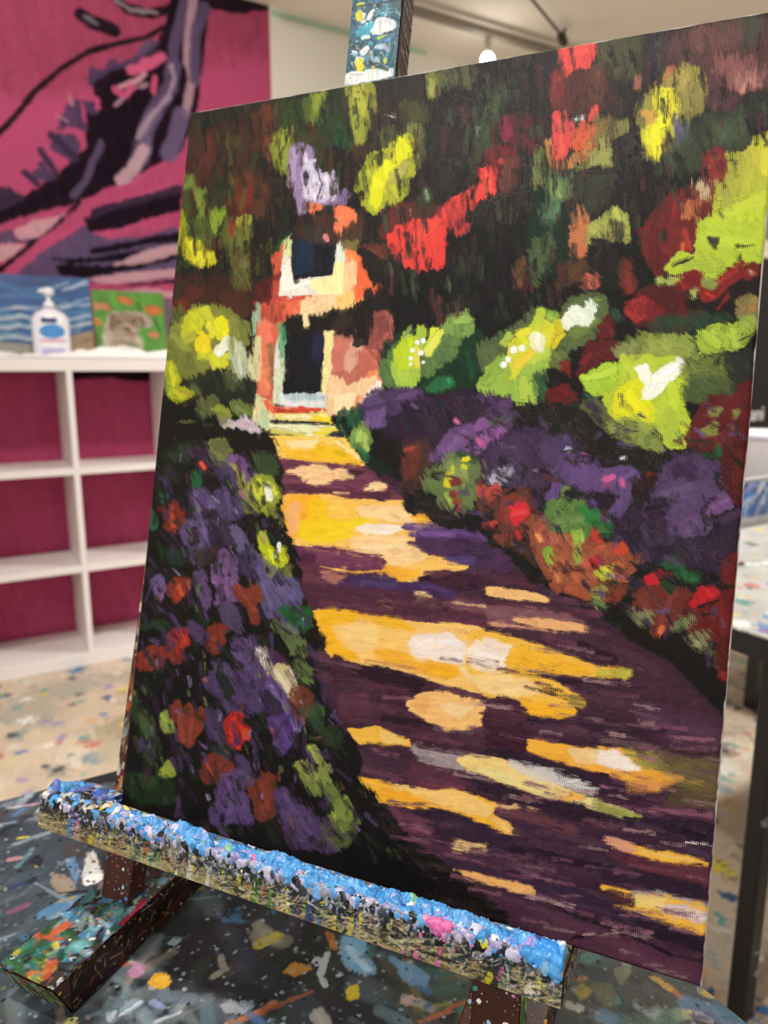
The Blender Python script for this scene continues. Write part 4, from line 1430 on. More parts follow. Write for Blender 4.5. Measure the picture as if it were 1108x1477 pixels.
def paint_garden():
    b = Board(150, -20, 990, 1470); b.dabs = True; b.rk = 1.25; b.loose = True
    b.script(GARDEN0)
    b.scatter('45241c 2c2d1c 33421f 4a2a1e 26241a 3c3a20 54301f 1c1a16', 320, [(262, 160), (520, 110), (540, 300), (400, 440), (236, 450)], 34, 7, 86, .15, .6, 3)
    b.scatter('2c2a24 1a1817 3a3a2a 262222 4a3030 30302a 222018', 420, [(500, 110), (1115, 0), (1112, 260), (900, 400), (560, 470), (520, 300)], 36, 8, 84, .12, .62, 4)
    b.scatter('4e2c2c 5a3434 3c3c30 6a4a40 302a2c', 160, [(780, 60), (1118, 5), (1110, 210), (960, 170), (800, 220)], 26, 6, 84, .2, .72, 5)
    b.scatter('2a2230 3d3458 1f2a1c 2e3a26 4c4070 261c20 34303a 3a2a24', 420, [(226, 620), (390, 640), (440, 860), (500, 1060), (560, 1260), (170, 1170)], 22, 6, 62, .3, .55, 6)
    b.scatter('1c2418 2a1c24 3a2a44 20301f 4a2a24 30243a', 260, [(520, 570), (1080, 560), (1050, 980), (900, 900), (640, 740)], 20, 7, 55, .5, .5, 7)
    b.scatter('5a2f40 3a2032 643a4c 2e1c2a 52303e 6e4454 442a44', 420, [(400, 690), (560, 690), (800, 850), (1040, 1035), (1015, 1420), (700, 1330), (540, 1170), (440, 880)], 60, 8, 8, .06, .55, 8)
    b.script(GARDEN1)
    b.scatter('8a5a6a 6e4454 7a5060 a08080', 110, [(450, 960), (880, 900), (1040, 1035), (1015, 1420), (800, 1350), (600, 1230), (520, 1080)], 46, 4, 9, .05, .8, 10)
    b.scatter('2e2440 1c241a 3a2c50 201820 2e2c1e 443458 4a3a66 24341f 382036', 420, [(232, 630), (380, 660), (430, 860), (490, 1060), (560, 1240), (400, 1215), (180, 1150)], 17, 4.5, 64, .28, .66, 16)
    b.scatter('6a5a90 7c4a3a 5a6a3c 8a7aa8 50406c', 90, [(240, 660), (385, 690), (430, 860), (480, 1040), (540, 1200), (330, 1180), (190, 1100)], 9, 3, 64, .35, .6, 17)
    b.scatter('241c2c 1a1a16 3a2c4c 20301f 44304c 4a2428 5a4470', 260, [(530, 570), (1070, 570), (1045, 960), (900, 880), (640, 730)], 14, 5, 50, .6, .66, 18)
    b.scatter('1a1816 2e2f1e 3c2a1e 44471f 262018 56281e', 240, [(250, 170), (520, 120), (540, 240), (370, 400), (250, 430)], 22, 4.5, 86, .14, .7, 19)
    b.scatter('1a1818 2c3024 3c2a2a 24221f 404632 5a2c2c', 380, [(520, 120), (1112, 20), (1100, 200), (880, 400), (700, 470), (560, 440)], 22, 5, 84, .14, .72, 20)
    b.reveal([(560, 90), (1130, -10), (1120, 330), (980, 240), (820, 330), (640, 360)], '94887c', .22, None, 60, 5, .3)  # greyish sheen on the weave painted into the upper right
    b.reveal([(230, 150), (640, 80), (640, 420), (230, 450)], '6a5a40', .16, 86, 40, 9, .3)
    b.reveal([(400, 690), (600, 690), (800, 850), (1045, 1035), (1022, 1430), (700, 1400), (540, 1190), (440, 880)], '9a747c', .24, 8, 16, 7, .35)
    b.reveal([(560, 560), (1075, 560), (1050, 960), (880, 900), (640, 740)], '8a7a7a', .14, None, 30, 11, .3)
    for A in (b.top, b.und):            # violets lean to plum, small reds sit back a little
        r, g_, bl = A[..., 0].copy(), A[..., 1].copy(), A[..., 2].copy()
        ex = np.clip(bl-np.maximum(r, g_), 0, 1); A[..., 2] -= .30*ex; A[..., 0] += .12*ex; A[..., 1] += .04*ex
        rd = np.clip((r-1.7*np.maximum(g_, bl))/.15, 0, 1)*np.clip((.72-r)/.12, 0, 1)*np.clip(r/.3, 0, 1)
        A *= (1-.16*rd)[..., None]
    return b
# ---------------------------------------------------------------- scene basics
scene = bpy.context.scene
COL = scene.collection
UP = 1.15                                   # eye height above the floor
TH = math.radians(59.2); PI = math.pi
PITCH = math.radians(11.0); F = 1057.0; CX, CY = 554.0, 738.5
fw = np.array([math.cos(TH)*math.cos(PITCH), math.sin(TH)*math.cos(PITCH), -math.sin(PITCH)])
rt = np.array([math.sin(TH), -math.cos(TH), 0.0]); upv = np.cross(rt, fw)
EYE = np.array([0, 0, UP])
def ray(x, y): return fw+rt*(x-CX)/F-upv*(y-CY)/F
def on_z(x, y, z): d = ray(x, y); return EYE+d*((z-UP)/d[2])
def on_y(x, y, Y): d = ray(x, y); return EYE+d*(Y/d[1])
def on_x(x, y, X): d = ray(x, y); return EYE+d*(X/d[0])
# easel frame: ORG = where the canvas stands on the ledge, E1 along it, EV up the leaning canvas, EN out of its face, NH level and outwards
ORG = np.array([.19229, .35042, UP-.30913]); E1 = np.array([.57240, -.81997, 0.]); E1 /= np.linalg.norm(E1)
LEAN = math.radians(13.21)
NH = np.array([-.81997, -.57240, 0.]); NH /= np.linalg.norm(NH)
ZV = np.array([0, 0, 1.])
EV = ZV*math.cos(LEAN)-NH*math.sin(LEAN); EN = NH*math.cos(LEAN)+ZV*math.sin(LEAN)
def loc(a, v, c): return ORG+E1*a+EV*v+EN*c
TABLE_Z = .73
OB = np.array([ORG[0], ORG[1], TABLE_Z])
def flat(a, b, z): return OB+E1*a+NH*b+ZV*(z+.0004)
def on_table(x, y): return on_z(x, y, TABLE_Z)

# ---------------------------------------------------------------- materials
def new_mat(name):
    m = bpy.data.materials.new(name); m.use_nodes = True
    nt = m.node_tree; b = nt.nodes['Principled BSDF']
    return m, nt, b
def lin(h): return tuple(float(q) for q in s2l(hx(h)))+(1,)
def N(nt, t, **kw):
    n = nt.nodes.new(t)
    for k, v in kw.items(): setattr(n, k, v)
    return n
def math_n(nt, op, a, b=None, c=None, clamp=False):
    n = nt.nodes.new('ShaderNodeMath'); n.operation = op; n.use_clamp = clamp
    for i, q in enumerate((a, b, c)):
        if q is None: continue
        if isinstance(q, (int, float)): n.inputs[i].default_value = q
        else: nt.links.new(q, n.inputs[i])
    return n.outputs[0]
def mix_c(nt, fac, a, b):
    n = nt.nodes.new('ShaderNodeMix'); n.data_type = 'RGBA'
    if isinstance(fac, (int, float)): n.inputs[0].default_value = fac
    else: nt.links.new(fac, n.inputs[0])
    for i, q in ((6, a), (7, b)):
        if isinstance(q, tuple): n.inputs[i].default_value = q
        else: nt.links.new(q, n.inputs[i])
    return n.outputs[2]
def plain(name, col, rough=.5, noise=.06, nscale=40, bump=0., spec=.5, metal=0.):
    m, nt, b = new_mat(name)
    tc = N(nt, 'ShaderNodeTexCoord'); nz = N(nt, 'ShaderNodeTexNoise'); nz.inputs['Scale'].default_value = nscale; nz.inputs['Detail'].default_value = 4
    nt.links.new(tc.outputs['Object'], nz.inputs['Vector'])
    c = lin(col); d = tuple(q*(1-noise*3) for q in c[:3])+(1,); e = tuple(min(1, q*(1+noise*2)) for q in c[:3])+(1,)
    nt.links.new(mix_c(nt, nz.outputs['Fac'], d, e), b.inputs['Base Color'])
    b.inputs['Roughness'].default_value = rough; b.inputs['Specular IOR Level'].default_value = spec; b.inputs['Metallic'].default_value = metal
    if bump:
        bp = N(nt, 'ShaderNodeBump'); bp.inputs['Strength'].default_value = bump; bp.inputs['Distance'].default_value = .002
        nt.links.new(nz.outputs['Fac'], bp.inputs['Height']); nt.links.new(bp.outputs[0], b.inputs['Normal'])
    return m
def splatter(name, base, layers, rough=.45, attr=None, bump=.15, nvar=.25, nscale=14, spec=.5, grain=None, warp=60):
    """base colour (or a painted attribute) with layers of spots: (scale, radius, share, softness, [colours])"""
    m, nt, b = new_mat(name)
    tc = N(nt, 'ShaderNodeTexCoord'); vec = tc.outputs['Object']
    nz = N(nt, 'ShaderNodeTexNoise'); nz.inputs['Scale'].default_value = nscale; nz.inputs['Detail'].default_value = 6
    nt.links.new(vec, nz.inputs['Vector'])
    if attr:
        at = N(nt, 'ShaderNodeAttribute'); at.attribute_name = attr; cur = at.outputs['Color']
    else:
        c = lin(base); cur = mix_c(nt, nz.outputs['Fac'], tuple(q*(1-nvar*1.6) for q in c[:3])+(1,), tuple(min(1, q*(1+nvar*1.6)) for q in c[:3])+(1,))
    if grain:
        mp = N(nt, 'ShaderNodeMapping'); mp.inputs['Scale'].default_value = grain
        nt.links.new(vec, mp.inputs['Vector']); g = N(nt, 'ShaderNodeTexNoise'); g.inputs['Scale'].default_value = 1; g.inputs['Detail'].default_value = 5
        nt.links.new(mp.outputs[0], g.inputs['Vector'])
        dk = N(nt, 'ShaderNodeMix'); dk.data_type = 'RGBA'; dk.blend_type = 'MULTIPLY'; dk.inputs[0].default_value = .6
        rp = N(nt, 'ShaderNodeValToRGB'); rp.color_ramp.elements[0].position = .3; rp.color_ramp.elements[1].position = .65; rp.color_ramp.elements[0].color = (.35, .35, .35, 1)
        nt.links.new(g.outputs['Fac'], rp.inputs[0]); nt.links.new(cur, dk.inputs[6]); nt.links.new(rp.outputs[0], dk.inputs[7]); cur = dk.outputs[2]
    hgt = nz.outputs['Fac']
    dn = N(nt, 'ShaderNodeTexNoise'); dn.inputs['Scale'].default_value = warp; dn.inputs['Detail'].default_value = 4
    nt.links.new(vec, dn.inputs['Vector'])
    for i, (sc, rad, share, soft, cols) in enumerate(layers):
        sub = N(nt, 'ShaderNodeVectorMath', operation='SUBTRACT'); sub.inputs[1].default_value = (.5, .5, .5); nt.links.new(dn.outputs['Color'], sub.inputs[0])
        scl = N(nt, 'ShaderNodeVectorMath', operation='SCALE'); scl.inputs['Scale'].default_value = 1.5/sc; nt.links.new(sub.outputs[0], scl.inputs[0])
        ad = N(nt, 'ShaderNodeVectorMath', operation='ADD'); nt.links.new(vec, ad.inputs[0]); nt.links.new(scl.outputs[0], ad.inputs[1])
        of = N(nt, 'ShaderNodeVectorMath', operation='ADD'); of.inputs[1].default_value = (3.1*i, 1.7*i, .3*i); nt.links.new(ad.outputs[0], of.inputs[0])
        vo = N(nt, 'ShaderNodeTexVoronoi'); vo.inputs['Scale'].default_value = sc; nt.links.new(of.outputs[0], vo.inputs['Vector'])
        sp = N(nt, 'ShaderNodeSeparateColor'); nt.links.new(vo.outputs['Color'], sp.inputs[0])
        r_ = math_n(nt, 'MULTIPLY', sp.outputs[2], rad)
        edge = math_n(nt, 'SUBTRACT', r_, vo.outputs['Distance'])
        msk = math_n(nt, 'MULTIPLY_ADD', edge, 1/max(soft, .001), .5, clamp=True)
        on = math_n(nt, 'LESS_THAN', sp.outputs[1], share)
        msk = math_n(nt, 'MULTIPLY', msk, on)
        rp = N(nt, 'ShaderNodeValToRGB'); rp.color_ramp.interpolation = 'CONSTANT'
        el = rp.color_ramp.elements
        while len(el) < len(cols): el.new(.5)
        for j, cc in enumerate(cols): el[j].position = j/len(cols); el[j].color = lin(cc)
        nt.links.new(sp.outputs[0], rp.inputs[0])
        cur = mix_c(nt, msk, cur, rp.outputs[0])
        hgt = math_n(nt, 'ADD', hgt, msk)
    nt.links.new(cur, b.inputs['Base Color']); b.inputs['Roughness'].default_value = rough; b.inputs['Specular IOR Level'].default_value = spec
    if bump:
        bp = N(nt, 'ShaderNodeBump'); bp.inputs['Strength'].default_value = bump; bp.inputs['Distance'].default_value = .0015
        nt.links.new(hgt, bp.inputs['Height']); nt.links.new(bp.outputs[0], b.inputs['Normal'])
    return m
def attr_mat(name, attr='paint', rough=.45, spec=.5, bump=0., bscale=300):
    m, nt, b = new_mat(name)
    at = N(nt, 'ShaderNodeAttribute'); at.attribute_name = attr
    nt.links.new(at.outputs['Color'], b.inputs['Base Color']); b.inputs['Roughness'].default_value = rough; b.inputs['Specular IOR Level'].default_value = spec
    if bump:
        tc = N(nt, 'ShaderNodeTexCoord'); nz = N(nt, 'ShaderNodeTexNoise'); nz.inputs['Scale'].default_value = bscale; nz.inputs['Detail'].default_value = 4
        nt.links.new(tc.outputs['Object'], nz.inputs['Vector'])
        bp = N(nt, 'ShaderNodeBump'); bp.inputs['Strength'].default_value = bump; bp.inputs['Distance'].default_value = .001
        nt.links.new(nz.outputs['Fac'], bp.inputs['Height']); nt.links.new(bp.outputs[0], b.inputs['Normal'])
    return m

# ---------------------------------------------------------------- geometry helpers
class MB:
    def __init__(s): s.v = []; s.f = []
    def quadbox(s, p):      # eight corners: four of one end, four of the other
        k = len(s.v); s.v += [tuple(q) for q in p]
        for f in ((3, 2, 1, 0), (4, 5, 6, 7), (0, 1, 5, 4), (1, 2, 6, 5), (2, 3, 7, 6), (3, 0, 4, 7)): s.f.append(tuple(k+i for i in f))
    def box(s, x0, x1, y0, y1, z0, z1, fn=None):
        P = [(x0, y0, z0), (x1, y0, z0), (x1, y1, z0), (x0, y1, z0), (x0, y0, z1), (x1, y0, z1), (x1, y1, z1), (x0, y1, z1)]
        s.quadbox([fn(*q) for q in P] if fn else P)
    def tube(s, pts, r, n=12, cap=True):
        pts = [Vector(p) for p in pts]; rr = r if isinstance(r, (list, tuple)) else [r]*len(pts); k = len(s.v)
        for i, p in enumerate(pts):
            t = (pts[min(i+1, len(pts)-1)]-pts[max(i-1, 0)]).normalized()
            a = t.orthogonal().normalized() if i == 0 else (pa-t*pa.dot(t)).normalized()
            pa = a; b = t.cross(a)
            for j in range(n): s.v.append(tuple(p+(a*math.cos(2*PI*j/n)+b*math.sin(2*PI*j/n))*rr[i]))
        for i in range(len(pts)-1):
            for j in range(n): s.f.append((k+i*n+j, k+i*n+(j+1) % n, k+(i+1)*n+(j+1) % n, k+(i+1)*n+j))
        if cap:
            s.f.append(tuple(k+j for j in range(n))[::-1]); s.f.append(tuple(k+(len(pts)-1)*n+j for j in range(n)))
    def lathe(s, prof, c, n=28, sx=1., sy=1.):      # profile of (radius, height)
        k = len(s.v)
        for r, z in prof:
            for j in range(n): s.v.append((c[0]+r*sx*math.cos(2*PI*j/n), c[1]+r*sy*math.sin(2*PI*j/n), c[2]+z))
        for i in range(len(prof)-1):
            for j in range(n): s.f.append((k+i*n+j, k+i*n+(j+1) % n, k+(i+1)*n+(j+1) % n, k+(i+1)*n+j))
        s.f.append(tuple(k+j for j in range(n))[::-1]); s.f.append(tuple(k+(len(prof)-1)*n+j for j in range(n)))
    def build(s, name, mat, parent=None, smooth=False, bevel=0., seg=2):
        o0 = np.array(parent_loc(parent)) if parent else np.zeros(3)
        me = bpy.data.meshes.new(name); me.from_pydata([tuple(np.array(q)-o0) for q in s.v], [], s.f); me.update()
        o = bpy.data.objects.new(name, me); COL.objects.link(o)
        bm = bmesh.new(); bm.from_mesh(me); bmesh.ops.recalc_face_normals(bm, faces=bm.faces); bm.to_mesh(me); bm.free()
        if mat: me.materials.append(mat)
        if smooth:
            for p in me.polygons: p.use_smooth = True
        if bevel:
            md = o.modifiers.new('bevel', 'BEVEL'); md.width = bevel; md.segments = seg; md.limit_method = 'ANGLE'; md.angle_limit = .6
        if parent: o.parent = parent
        return o
def parent_loc(p):
    l = Vector((0, 0, 0))
    while p: l += p.location; p = p.parent
    return l
def sheet(name, P, mat, parent=None, attrs=None, flip=False, smooth=True):
    """P: rows x cols x 3 array of points -> grid mesh; attrs: name -> rows x cols x 3 colours (linear) or rows x cols floats"""
    R, C = P.shape[:2]; o0 = np.array(parent_loc(parent)) if parent else np.zeros(3)
    me = bpy.data.meshes.new(name)
    V = (P.reshape(-1, 3)-o0).astype(np.float32)
    i = np.arange((R-1)*(C-1)); r = i//(C-1); c = i % (C-1); b = r*C+c
    Q = np.stack([b, b+1, b+C+1, b+C], 1)
    if flip: Q = Q[:, ::-1]
    me.vertices.add(len(V)); me.vertices.foreach_set('co', V.ravel())
    me.loops.add(Q.size); me.loops.foreach_set('vertex_index', Q.ravel().astype(np.int32))
    me.polygons.add(len(Q)); me.polygons.foreach_set('loop_start', (np.arange(len(Q))*4).astype(np.int32))
    me.polygons.foreach_set('use_smooth', np.full(len(Q), smooth))
    me.update(calc_edges=True); me.validate()
    for k, A in (attrs or {}).items():
        if A.ndim == 3:
            at = me.attributes.new(k, 'FLOAT_COLOR', 'POINT'); A4 = np.ones((R*C, 4), np.float32); A4[:, :3] = A.reshape(-1, 3); at.data.foreach_set('color', A4.ravel())
        else:
            at = me.attributes.new(k, 'FLOAT', 'POINT'); at.data.foreach_set('value', A.astype(np.float32).ravel())
    me.materials.append(mat)
    o = bpy.data.objects.new(name, me); COL.objects.link(o)
    if parent: o.parent = parent
    return o
def thing(name, label, cat, at=(0, 0, 0), group=None):
    o = bpy.data.objects.new(name, None); COL.objects.link(o); o.location = Vector([float(q) for q in at]); o.empty_display_size = .05
    tag(o, label, cat, group); return o
def tag(o, label, cat, group=None):
    o['label'] = label; o['category'] = cat
    if group: o['group'] = group
def struct(o): o['kind'] = 'structure'; return o
def sample(A, X, Y):
    x0 = np.clip(np.floor(X).astype(int), 0, A.shape[1]-2); y0 = np.clip(np.floor(Y).astype(int), 0, A.shape[0]-2)
    fx = np.clip(X-x0, 0, 1); fy = np.clip(Y-y0, 0, 1)
    if A.ndim == 3: fx = fx[..., None]; fy = fy[..., None]
    return (A[y0, x0]*(1-fx)+A[y0, x0+1]*fx)*(1-fy)+(A[y0+1, x0]*(1-fx)+A[y0+1, x0+1]*fx)*fy
PK = dict(ALB=.72)
def alb(c): return np.clip(s2l(c)*PK['ALB'], 0, .95)

# ---------------------------------------------------------------- the room
WALL_Y = 3.27; CEIL = UP+1.535
SPOTS = ['2f6fb0', 'e0c838', 'c8584c', 'f0f0ea', '4a9a8c', '303038', '8a6ab0', 'e8a060', '90c0e0', '6a7a48']
floor_m = splatter('paint_spotted_floor', 'c4b09a', [(6, .8, .6, .5, ['b0a58c', 'cabba0', 'a09278', 'd0c4ae', 'a8a090']),
    (14, .7, .55, .3, ['968e80', '8a9494', 'c8b898', 'd0ccc0', '8c7c66', '949c94']),
    (30, .6, .5, .22, ['5a7ca0', 'c8b060', 'b07a6c', 'dcd8cc', '6a9a90', '4a4a52', '9a88a8', 'c89c70', '3a5878']),
    (11, .4, .34, .14, ['3a6a9c', '3c4448', 'd8c040', 'b85c50', 'e4e4de', '4a8478'])], rough=.55, bump=.04, nvar=.14, nscale=5)
mb = MB(); mb.box(-2.5, 8, -3, WALL_Y+.1, -.08, 0); struct(mb.build('floor', floor_m))
ceil_m = plain('matte_ceiling', 'ece4d6', .9, .02, 3)
mb = MB(); mb.box(-2.5, 8, -3, WALL_Y+.1, CEIL, CEIL+.08); struct(mb.build('ceiling', ceil_m))
wall_m = plain('offwhite_wall', 'dad4c6', .85, .02, 4)
mb = MB(); mb.box(-2.5, 8, WALL_Y, WALL_Y+.1, 0, CEIL); struct(mb.build('wall_back', wall_m))
mb = MB(); mb.box(7.9, 8, -3, WALL_Y, 0, CEIL); struct(mb.build('wall_right', wall_m))
# mural painted straight on the wall
def fm(x, y):
    p = on_y(x, y, WALL_Y-.004); return (p[0]*1000, (CEIL-p[2])*1000)
MX0, MX1, MZ1 = -250., 1372., CEIL*1000-3
mur = Board(MX0, 0, MX1-MX0, MZ1, step=3.5, base='b04a6e', jit=.05)
mur.script(MURAL, fmap=fm, fs=3.1)  # light on the wall is painted into the pinks: duller above, brighter below
gy, gx = np.mgrid[0:mur.H, 0:mur.W]
P = np.stack([(MX0+gx*3.5)/1000, np.full(gx.shape, WALL_Y-.004), CEIL-gy*3.5/1000], -1)
mm = sheet('mural', P, attr_mat('mural_paint', rough=.8, spec=.05), None, {'paint': np.clip(s2l(mur.vis())*.92, 0, 1)}, flip=True)
tag(mm, 'magenta pink wall mural with a dark purple tree shape and ragged lavender leaves', 'mural')
# strip of green tape where wall meets ceiling
mb = MB(); mb.box(1.385, 2.19, WALL_Y-.004, WALL_Y-.001, CEIL-.035, CEIL-.012)
tp = mb.build('tape_strip', plain('pale_green_tape', 'a9c4a4', .7)); tag(tp, 'pale green strip along the top of the white wall, right of the mural', 'tape')
# track light rails on the ceiling
RZ = CEIL-.05
rail_m = plain('grey_rail', '8a8074', .5); dark_m = plain('black_metal', '1c1a18', .45)
t = thing('track_light', 'grey ceiling track with a small glowing round lamp hanging from it', 'light', (2.33, 2.9, CEIL))
mb = MB(); mb.box(1.2, 4.6, 2.875, 2.91, RZ-.012, RZ+.02); mb.build('rail', rail_m, t, bevel=.004)
for x in (1.5, 3.0, 4.4):
    mb = MB(); mb.tube([(x, 2.892, RZ+.01), (x, 2.892, CEIL)], .008); mb.build('hanger', rail_m, t)
mb = MB(); mb.tube([(2.27, 2.892, RZ-.01), (2.27, 2.892, RZ-.085)], .014); mb.build('stem', plain('pale_stem', 'a89e90', .5), t)
em, nt, b = new_mat('lamp_glow'); b.inputs['Emission Color'].default_value = (1, .96, .9, 1); b.inputs['Emission Strength'].default_value = 30
mb = MB(); mb.lathe([(.0, -.03), (.017, -.026), (.028, -.010), (.029, .006), (.024, .02), (.013, .030)], (2.27, 2.892, RZ-.112), 20)
mb.build('bulb', em, t, smooth=True)
t = thing('ceiling_cable', 'thin dark cable rail crossing the ceiling, ending in a black connector', 'cable', (2.3, 2.6, CEIL))
a_ = on_z(760, -10, CEIL-.06); b_ = on_z(808, 48, CEIL-.06); c_ = on_z(814, 62, CEIL-.06)
mb = MB(); mb.tube([a_+(a_-b_)*1.2, a_, b_], .006); mb.build('cable', dark_m, t)
mb = MB(); mb.tube([b_, b_*.75+c_*.25, c_*.9+b_*.1, c_], [.006, .02, .02, .012]); mb.tube([c_, c_+np.array([0, 0, .06])], .006); mb.build('connector', dark_m, t)

# ---------------------------------------------------------------- cube shelf under the mural
SY0, SY1 = 2.947, 3.245
white = plain('white_laminate', 'e6dedb', .4, .015, 8)
t = thing('cube_shelf', 'white open-backed cube shelf unit standing against the magenta wall', 'shelf', (.4, 3.1, 0))
xs = [-.335, .037, .409, .781, 1.153]
mb = MB(); mb.box(xs[0]-.02, xs[-1]+.02, SY0, SY1, UP-.006, UP+.04); mb.build('top_panel', white, t, bevel=.002)
mb = MB(); mb.box(xs[0]-.02, xs[-1]+.02, SY0, SY1, 0, .052); mb.build('bottom_panel', white, t, bevel=.002)
for i, x in enumerate(xs):
    w = .019 if i in (0, 4) else .0105
    mb = MB(); mb.box(x-w, x+w, SY0, SY1, .052, UP-.006); mb.build('side_panel' if i in (0, 4) else 'divider', white, t, bevel=.0015)
for i in range(4):
    w0 = .019 if i == 0 else .0105; w1 = .019 if i == 3 else .0105
    for z in (.3925, .7725):
        mb = MB(); mb.box(xs[i]+w0, xs[i+1]-w1, SY0+.001, SY1, z-.0125, z+.0125); mb.build('shelf_board', white, t, bevel=.0015)
# crumpled white sheet on the top
nx, ny = 150, 40
gx, gy = np.meshgrid(np.linspace(-.30, 1.12, nx), np.linspace(0, 1, ny))
hh = .014+.016*vnoise(gx*9, gy*2.2+4)+.008*vnoise(gx*24, gy*6)+.004*vnoise(gx*60+3, gy*14)
hh += .022*np.exp(-((gx-.62)/.12)**2)+.014*np.exp(-((gx-.12)/.10)**2)
front = .012*vnoise(gx*6+9, gx*0+2)
yy = SY0+.01+front*.5+(gy)*.225
zz = UP+.0425+np.clip(hh, .0, 1)*np.clip(gy*9, 0, 1)
P = np.stack([gx, yy, zz], -1)
cl = sheet('crumpled_sheet', P, plain('white_plastic_sheet', 'f0eeec', .35, .01, 20), None)
md = cl.modifiers.new('thick', 'SOLIDIFY'); md.thickness = .0015; md.offset = 1
tag(cl, 'crumpled white plastic sheet covering the top of the cube shelf', 'sheet')
# two small pictures leaning on the wall
PY = 3.205
def small_canvas(name, label, x0, x1, z0, z1, txt, fs):
    th_ = thing(name, label, 'painting', ((x0+x1)/2, PY, z0))
    def fp(x, y): p = on_y(x, y, PY); return (p[0]*1000, (z1-p[2])*1000)
    st = 1.3; bd = Board(x0*1000, 0, (x1-x0)*1000, (z1-z0)*1000, step=st, base='2a5a98', jit=.1)
    bd.script(txt, fmap=fp, fs=fs)
    gy, gx = np.mgrid[0:bd.H, 0:bd.W]; H = z1-z0
    back = .03
    def pos(X, Zd, d): return np.stack([X/1000, PY+back*(1-Zd/1000/H)*0+(H-Zd/1000)/H*.03-d, z1-Zd/1000], -1)
    sheet('painted_face', pos(x0*1000+gx*st, gy*st, np.full(gx.shape, .0005)), attr_mat(name+'_paint', rough=.5), th_, {'paint': alb(bd.vis())}, flip=True)
    mb = MB(); e = .0008
    P8 = [(x0, 0, 0), (x1, 0, 0), (x1, .016, 0), (x0, .016, 0), (x0, 0, H), (x1, 0, H), (x1, .016, H), (x0, .016, H)]
    mb.quadbox([(x, PY+z/H*.03+y, z0+z) for x, y, z in P8]); mb.build('canvas_block', plain(name+'_edge', 'd8d4cc', .8), th_)
    return th_
zb = UP+.045
sx1 = float(on_y(129, 402, PY)[0]); sz1 = float(on_y(129, 401, PY)[2])
small_canvas('seascape_painting', 'small seascape painting of blue waves and a sandy shore leaning on the wall', -.16, sx1, zb, sz1, SEASCAPE, 2.9)
dx0 = float(on_y(132, 430, PY)[0]); dx1 = float(on_y(238, 430, PY)[0]); dz1 = float(on_y(180, 419, PY)[2])
small_canvas('puppy_painting', 'small painting of a fluffy tan puppy among orange flowers on green', dx0+.006, dx1, zb, dz1, PUPPY, 2.9)
# pump bottle
bx, by = float(on_y(73, 470, 3.09)[0]), 3.09
t = thing('pump_bottle', 'white hand sanitizer pump bottle in front of the seascape painting', 'bottle', (bx, by, zb-.002))
wp = plain('white_plastic', 'eceaf0', .3, .01)
zt = float(on_y(73, 415, 3.09)[2]); Hb = zt-zb+.002
mb = MB(); mb.lathe([(.05, 0), (.064, .004), (.066, .012), (.066, Hb*.52), (.062, Hb*.58), (.05, Hb*.64), (.032, Hb*.68), (.018, Hb*.70), (.018, Hb*.72)], (bx, by, zb-.002), 36, 1, .62); mb.build('body', wp, t, smooth=True)
mb = MB(); mb.lathe([(.02, Hb*.71), (.02, Hb*.77), (.015, Hb*.80), (.008, Hb*.81), (.007, Hb*.9)], (bx, by, zb-.002), 20); mb.build('collar', wp, t, smooth=True)
mb = MB(); mb.lathe([(.007, Hb*.88), (.02, Hb*.9), (.022, Hb*.95), (.016, Hb*.995), (.004, Hb)], (bx, by, zb-.002), 20); mb.tube([(bx, by, zb+Hb*.94), (bx-.025, by-.005, zb+Hb*.945), (bx-.034, by-.008, zb+Hb*.92)], [.008, .007, .005]); mb.build('pump_head', wp, t, smooth=True)
def label_patch(nm, x0, x1, z0, z1, col):
    n = 16; a = np.linspace(x0, x1, n); P = np.zeros((2, n, 3))
    for j, z in enumerate((z1, z0)): P[j, :, 0] = bx+a; P[j, :, 1] = by-.62*np.sqrt(.066**2-a**2)-.0012; P[j, :, 2] = zb+z
    return sheet(nm, P, plain(nm+'_ink', col, .4), t, flip=True)
label_patch('name_label', -.036, .018, Hb*.535-.012, Hb*.535+.006, '3a3a78')
mb = MB(); n = 28
for k in range(6):
    for q in range(n):
        xx = .044*k/5*math.cos(2*PI*q/n); mb.v.append((bx+xx, by-.62*math.sqrt(.0665**2-xx**2)-.0016, zb+Hb*.37+.026*k/5*math.sin(2*PI*q/n)))
for k in range(5):
    for q in range(n): mb.f.append((k*n+q, k*n+(q+1) % n, (k+1)*n+(q+1) % n, (k+1)*n+q))
mb.build('oval_label', plain('blue_label', '4a90cc', .4), t)
label_patch('pink_band', -.044, .044, Hb*.22, Hb*.255, 'e0a0ac')
label_patch('lilac_band', -.04, .04, Hb*.02, Hb*.13, 'b8b0d4')

# ---------------------------------------------------------------- far right: second table with things on it
table_cols = ['4a86b8', 'd8c048', 'c05a50', 'e8e8e4', '4a8a80', '1a1a1e', '7a60a0', 'e0945a', '8ab8d8', '5a6a40', 'c8a8b8']
top2_m = splatter('pale_splattered_top', 'b4b4ae', [(7, .8, .7, .3, ['b4b8bc', '94a4b0', 'c4c0b4', 'a4a09a', 'a8b0c0']), (26, .6, .5, .1, table_cols), (70, .5, .5, .1, table_cols)], rough=.4)
dk_m = splatter('black_spotted_steel', '141416', [(40, .4, .12, .1, ['6a6a70', '3a4a60', '8a8a88'])], rough=.4, bump=.05)
T2X, T2Y0, T2Y1 = 1.093, .18, 1.235
t = thing('work_table', 'second work table with a pale paint-spattered top and black legs, right of the easel', 'table', (1.7, .7, 0))
mb = MB(); mb.box(T2X, 2.5, T2Y0, T2Y1, TABLE_Z-.003, TABLE_Z); mb.build('tabletop', top2_m, t)
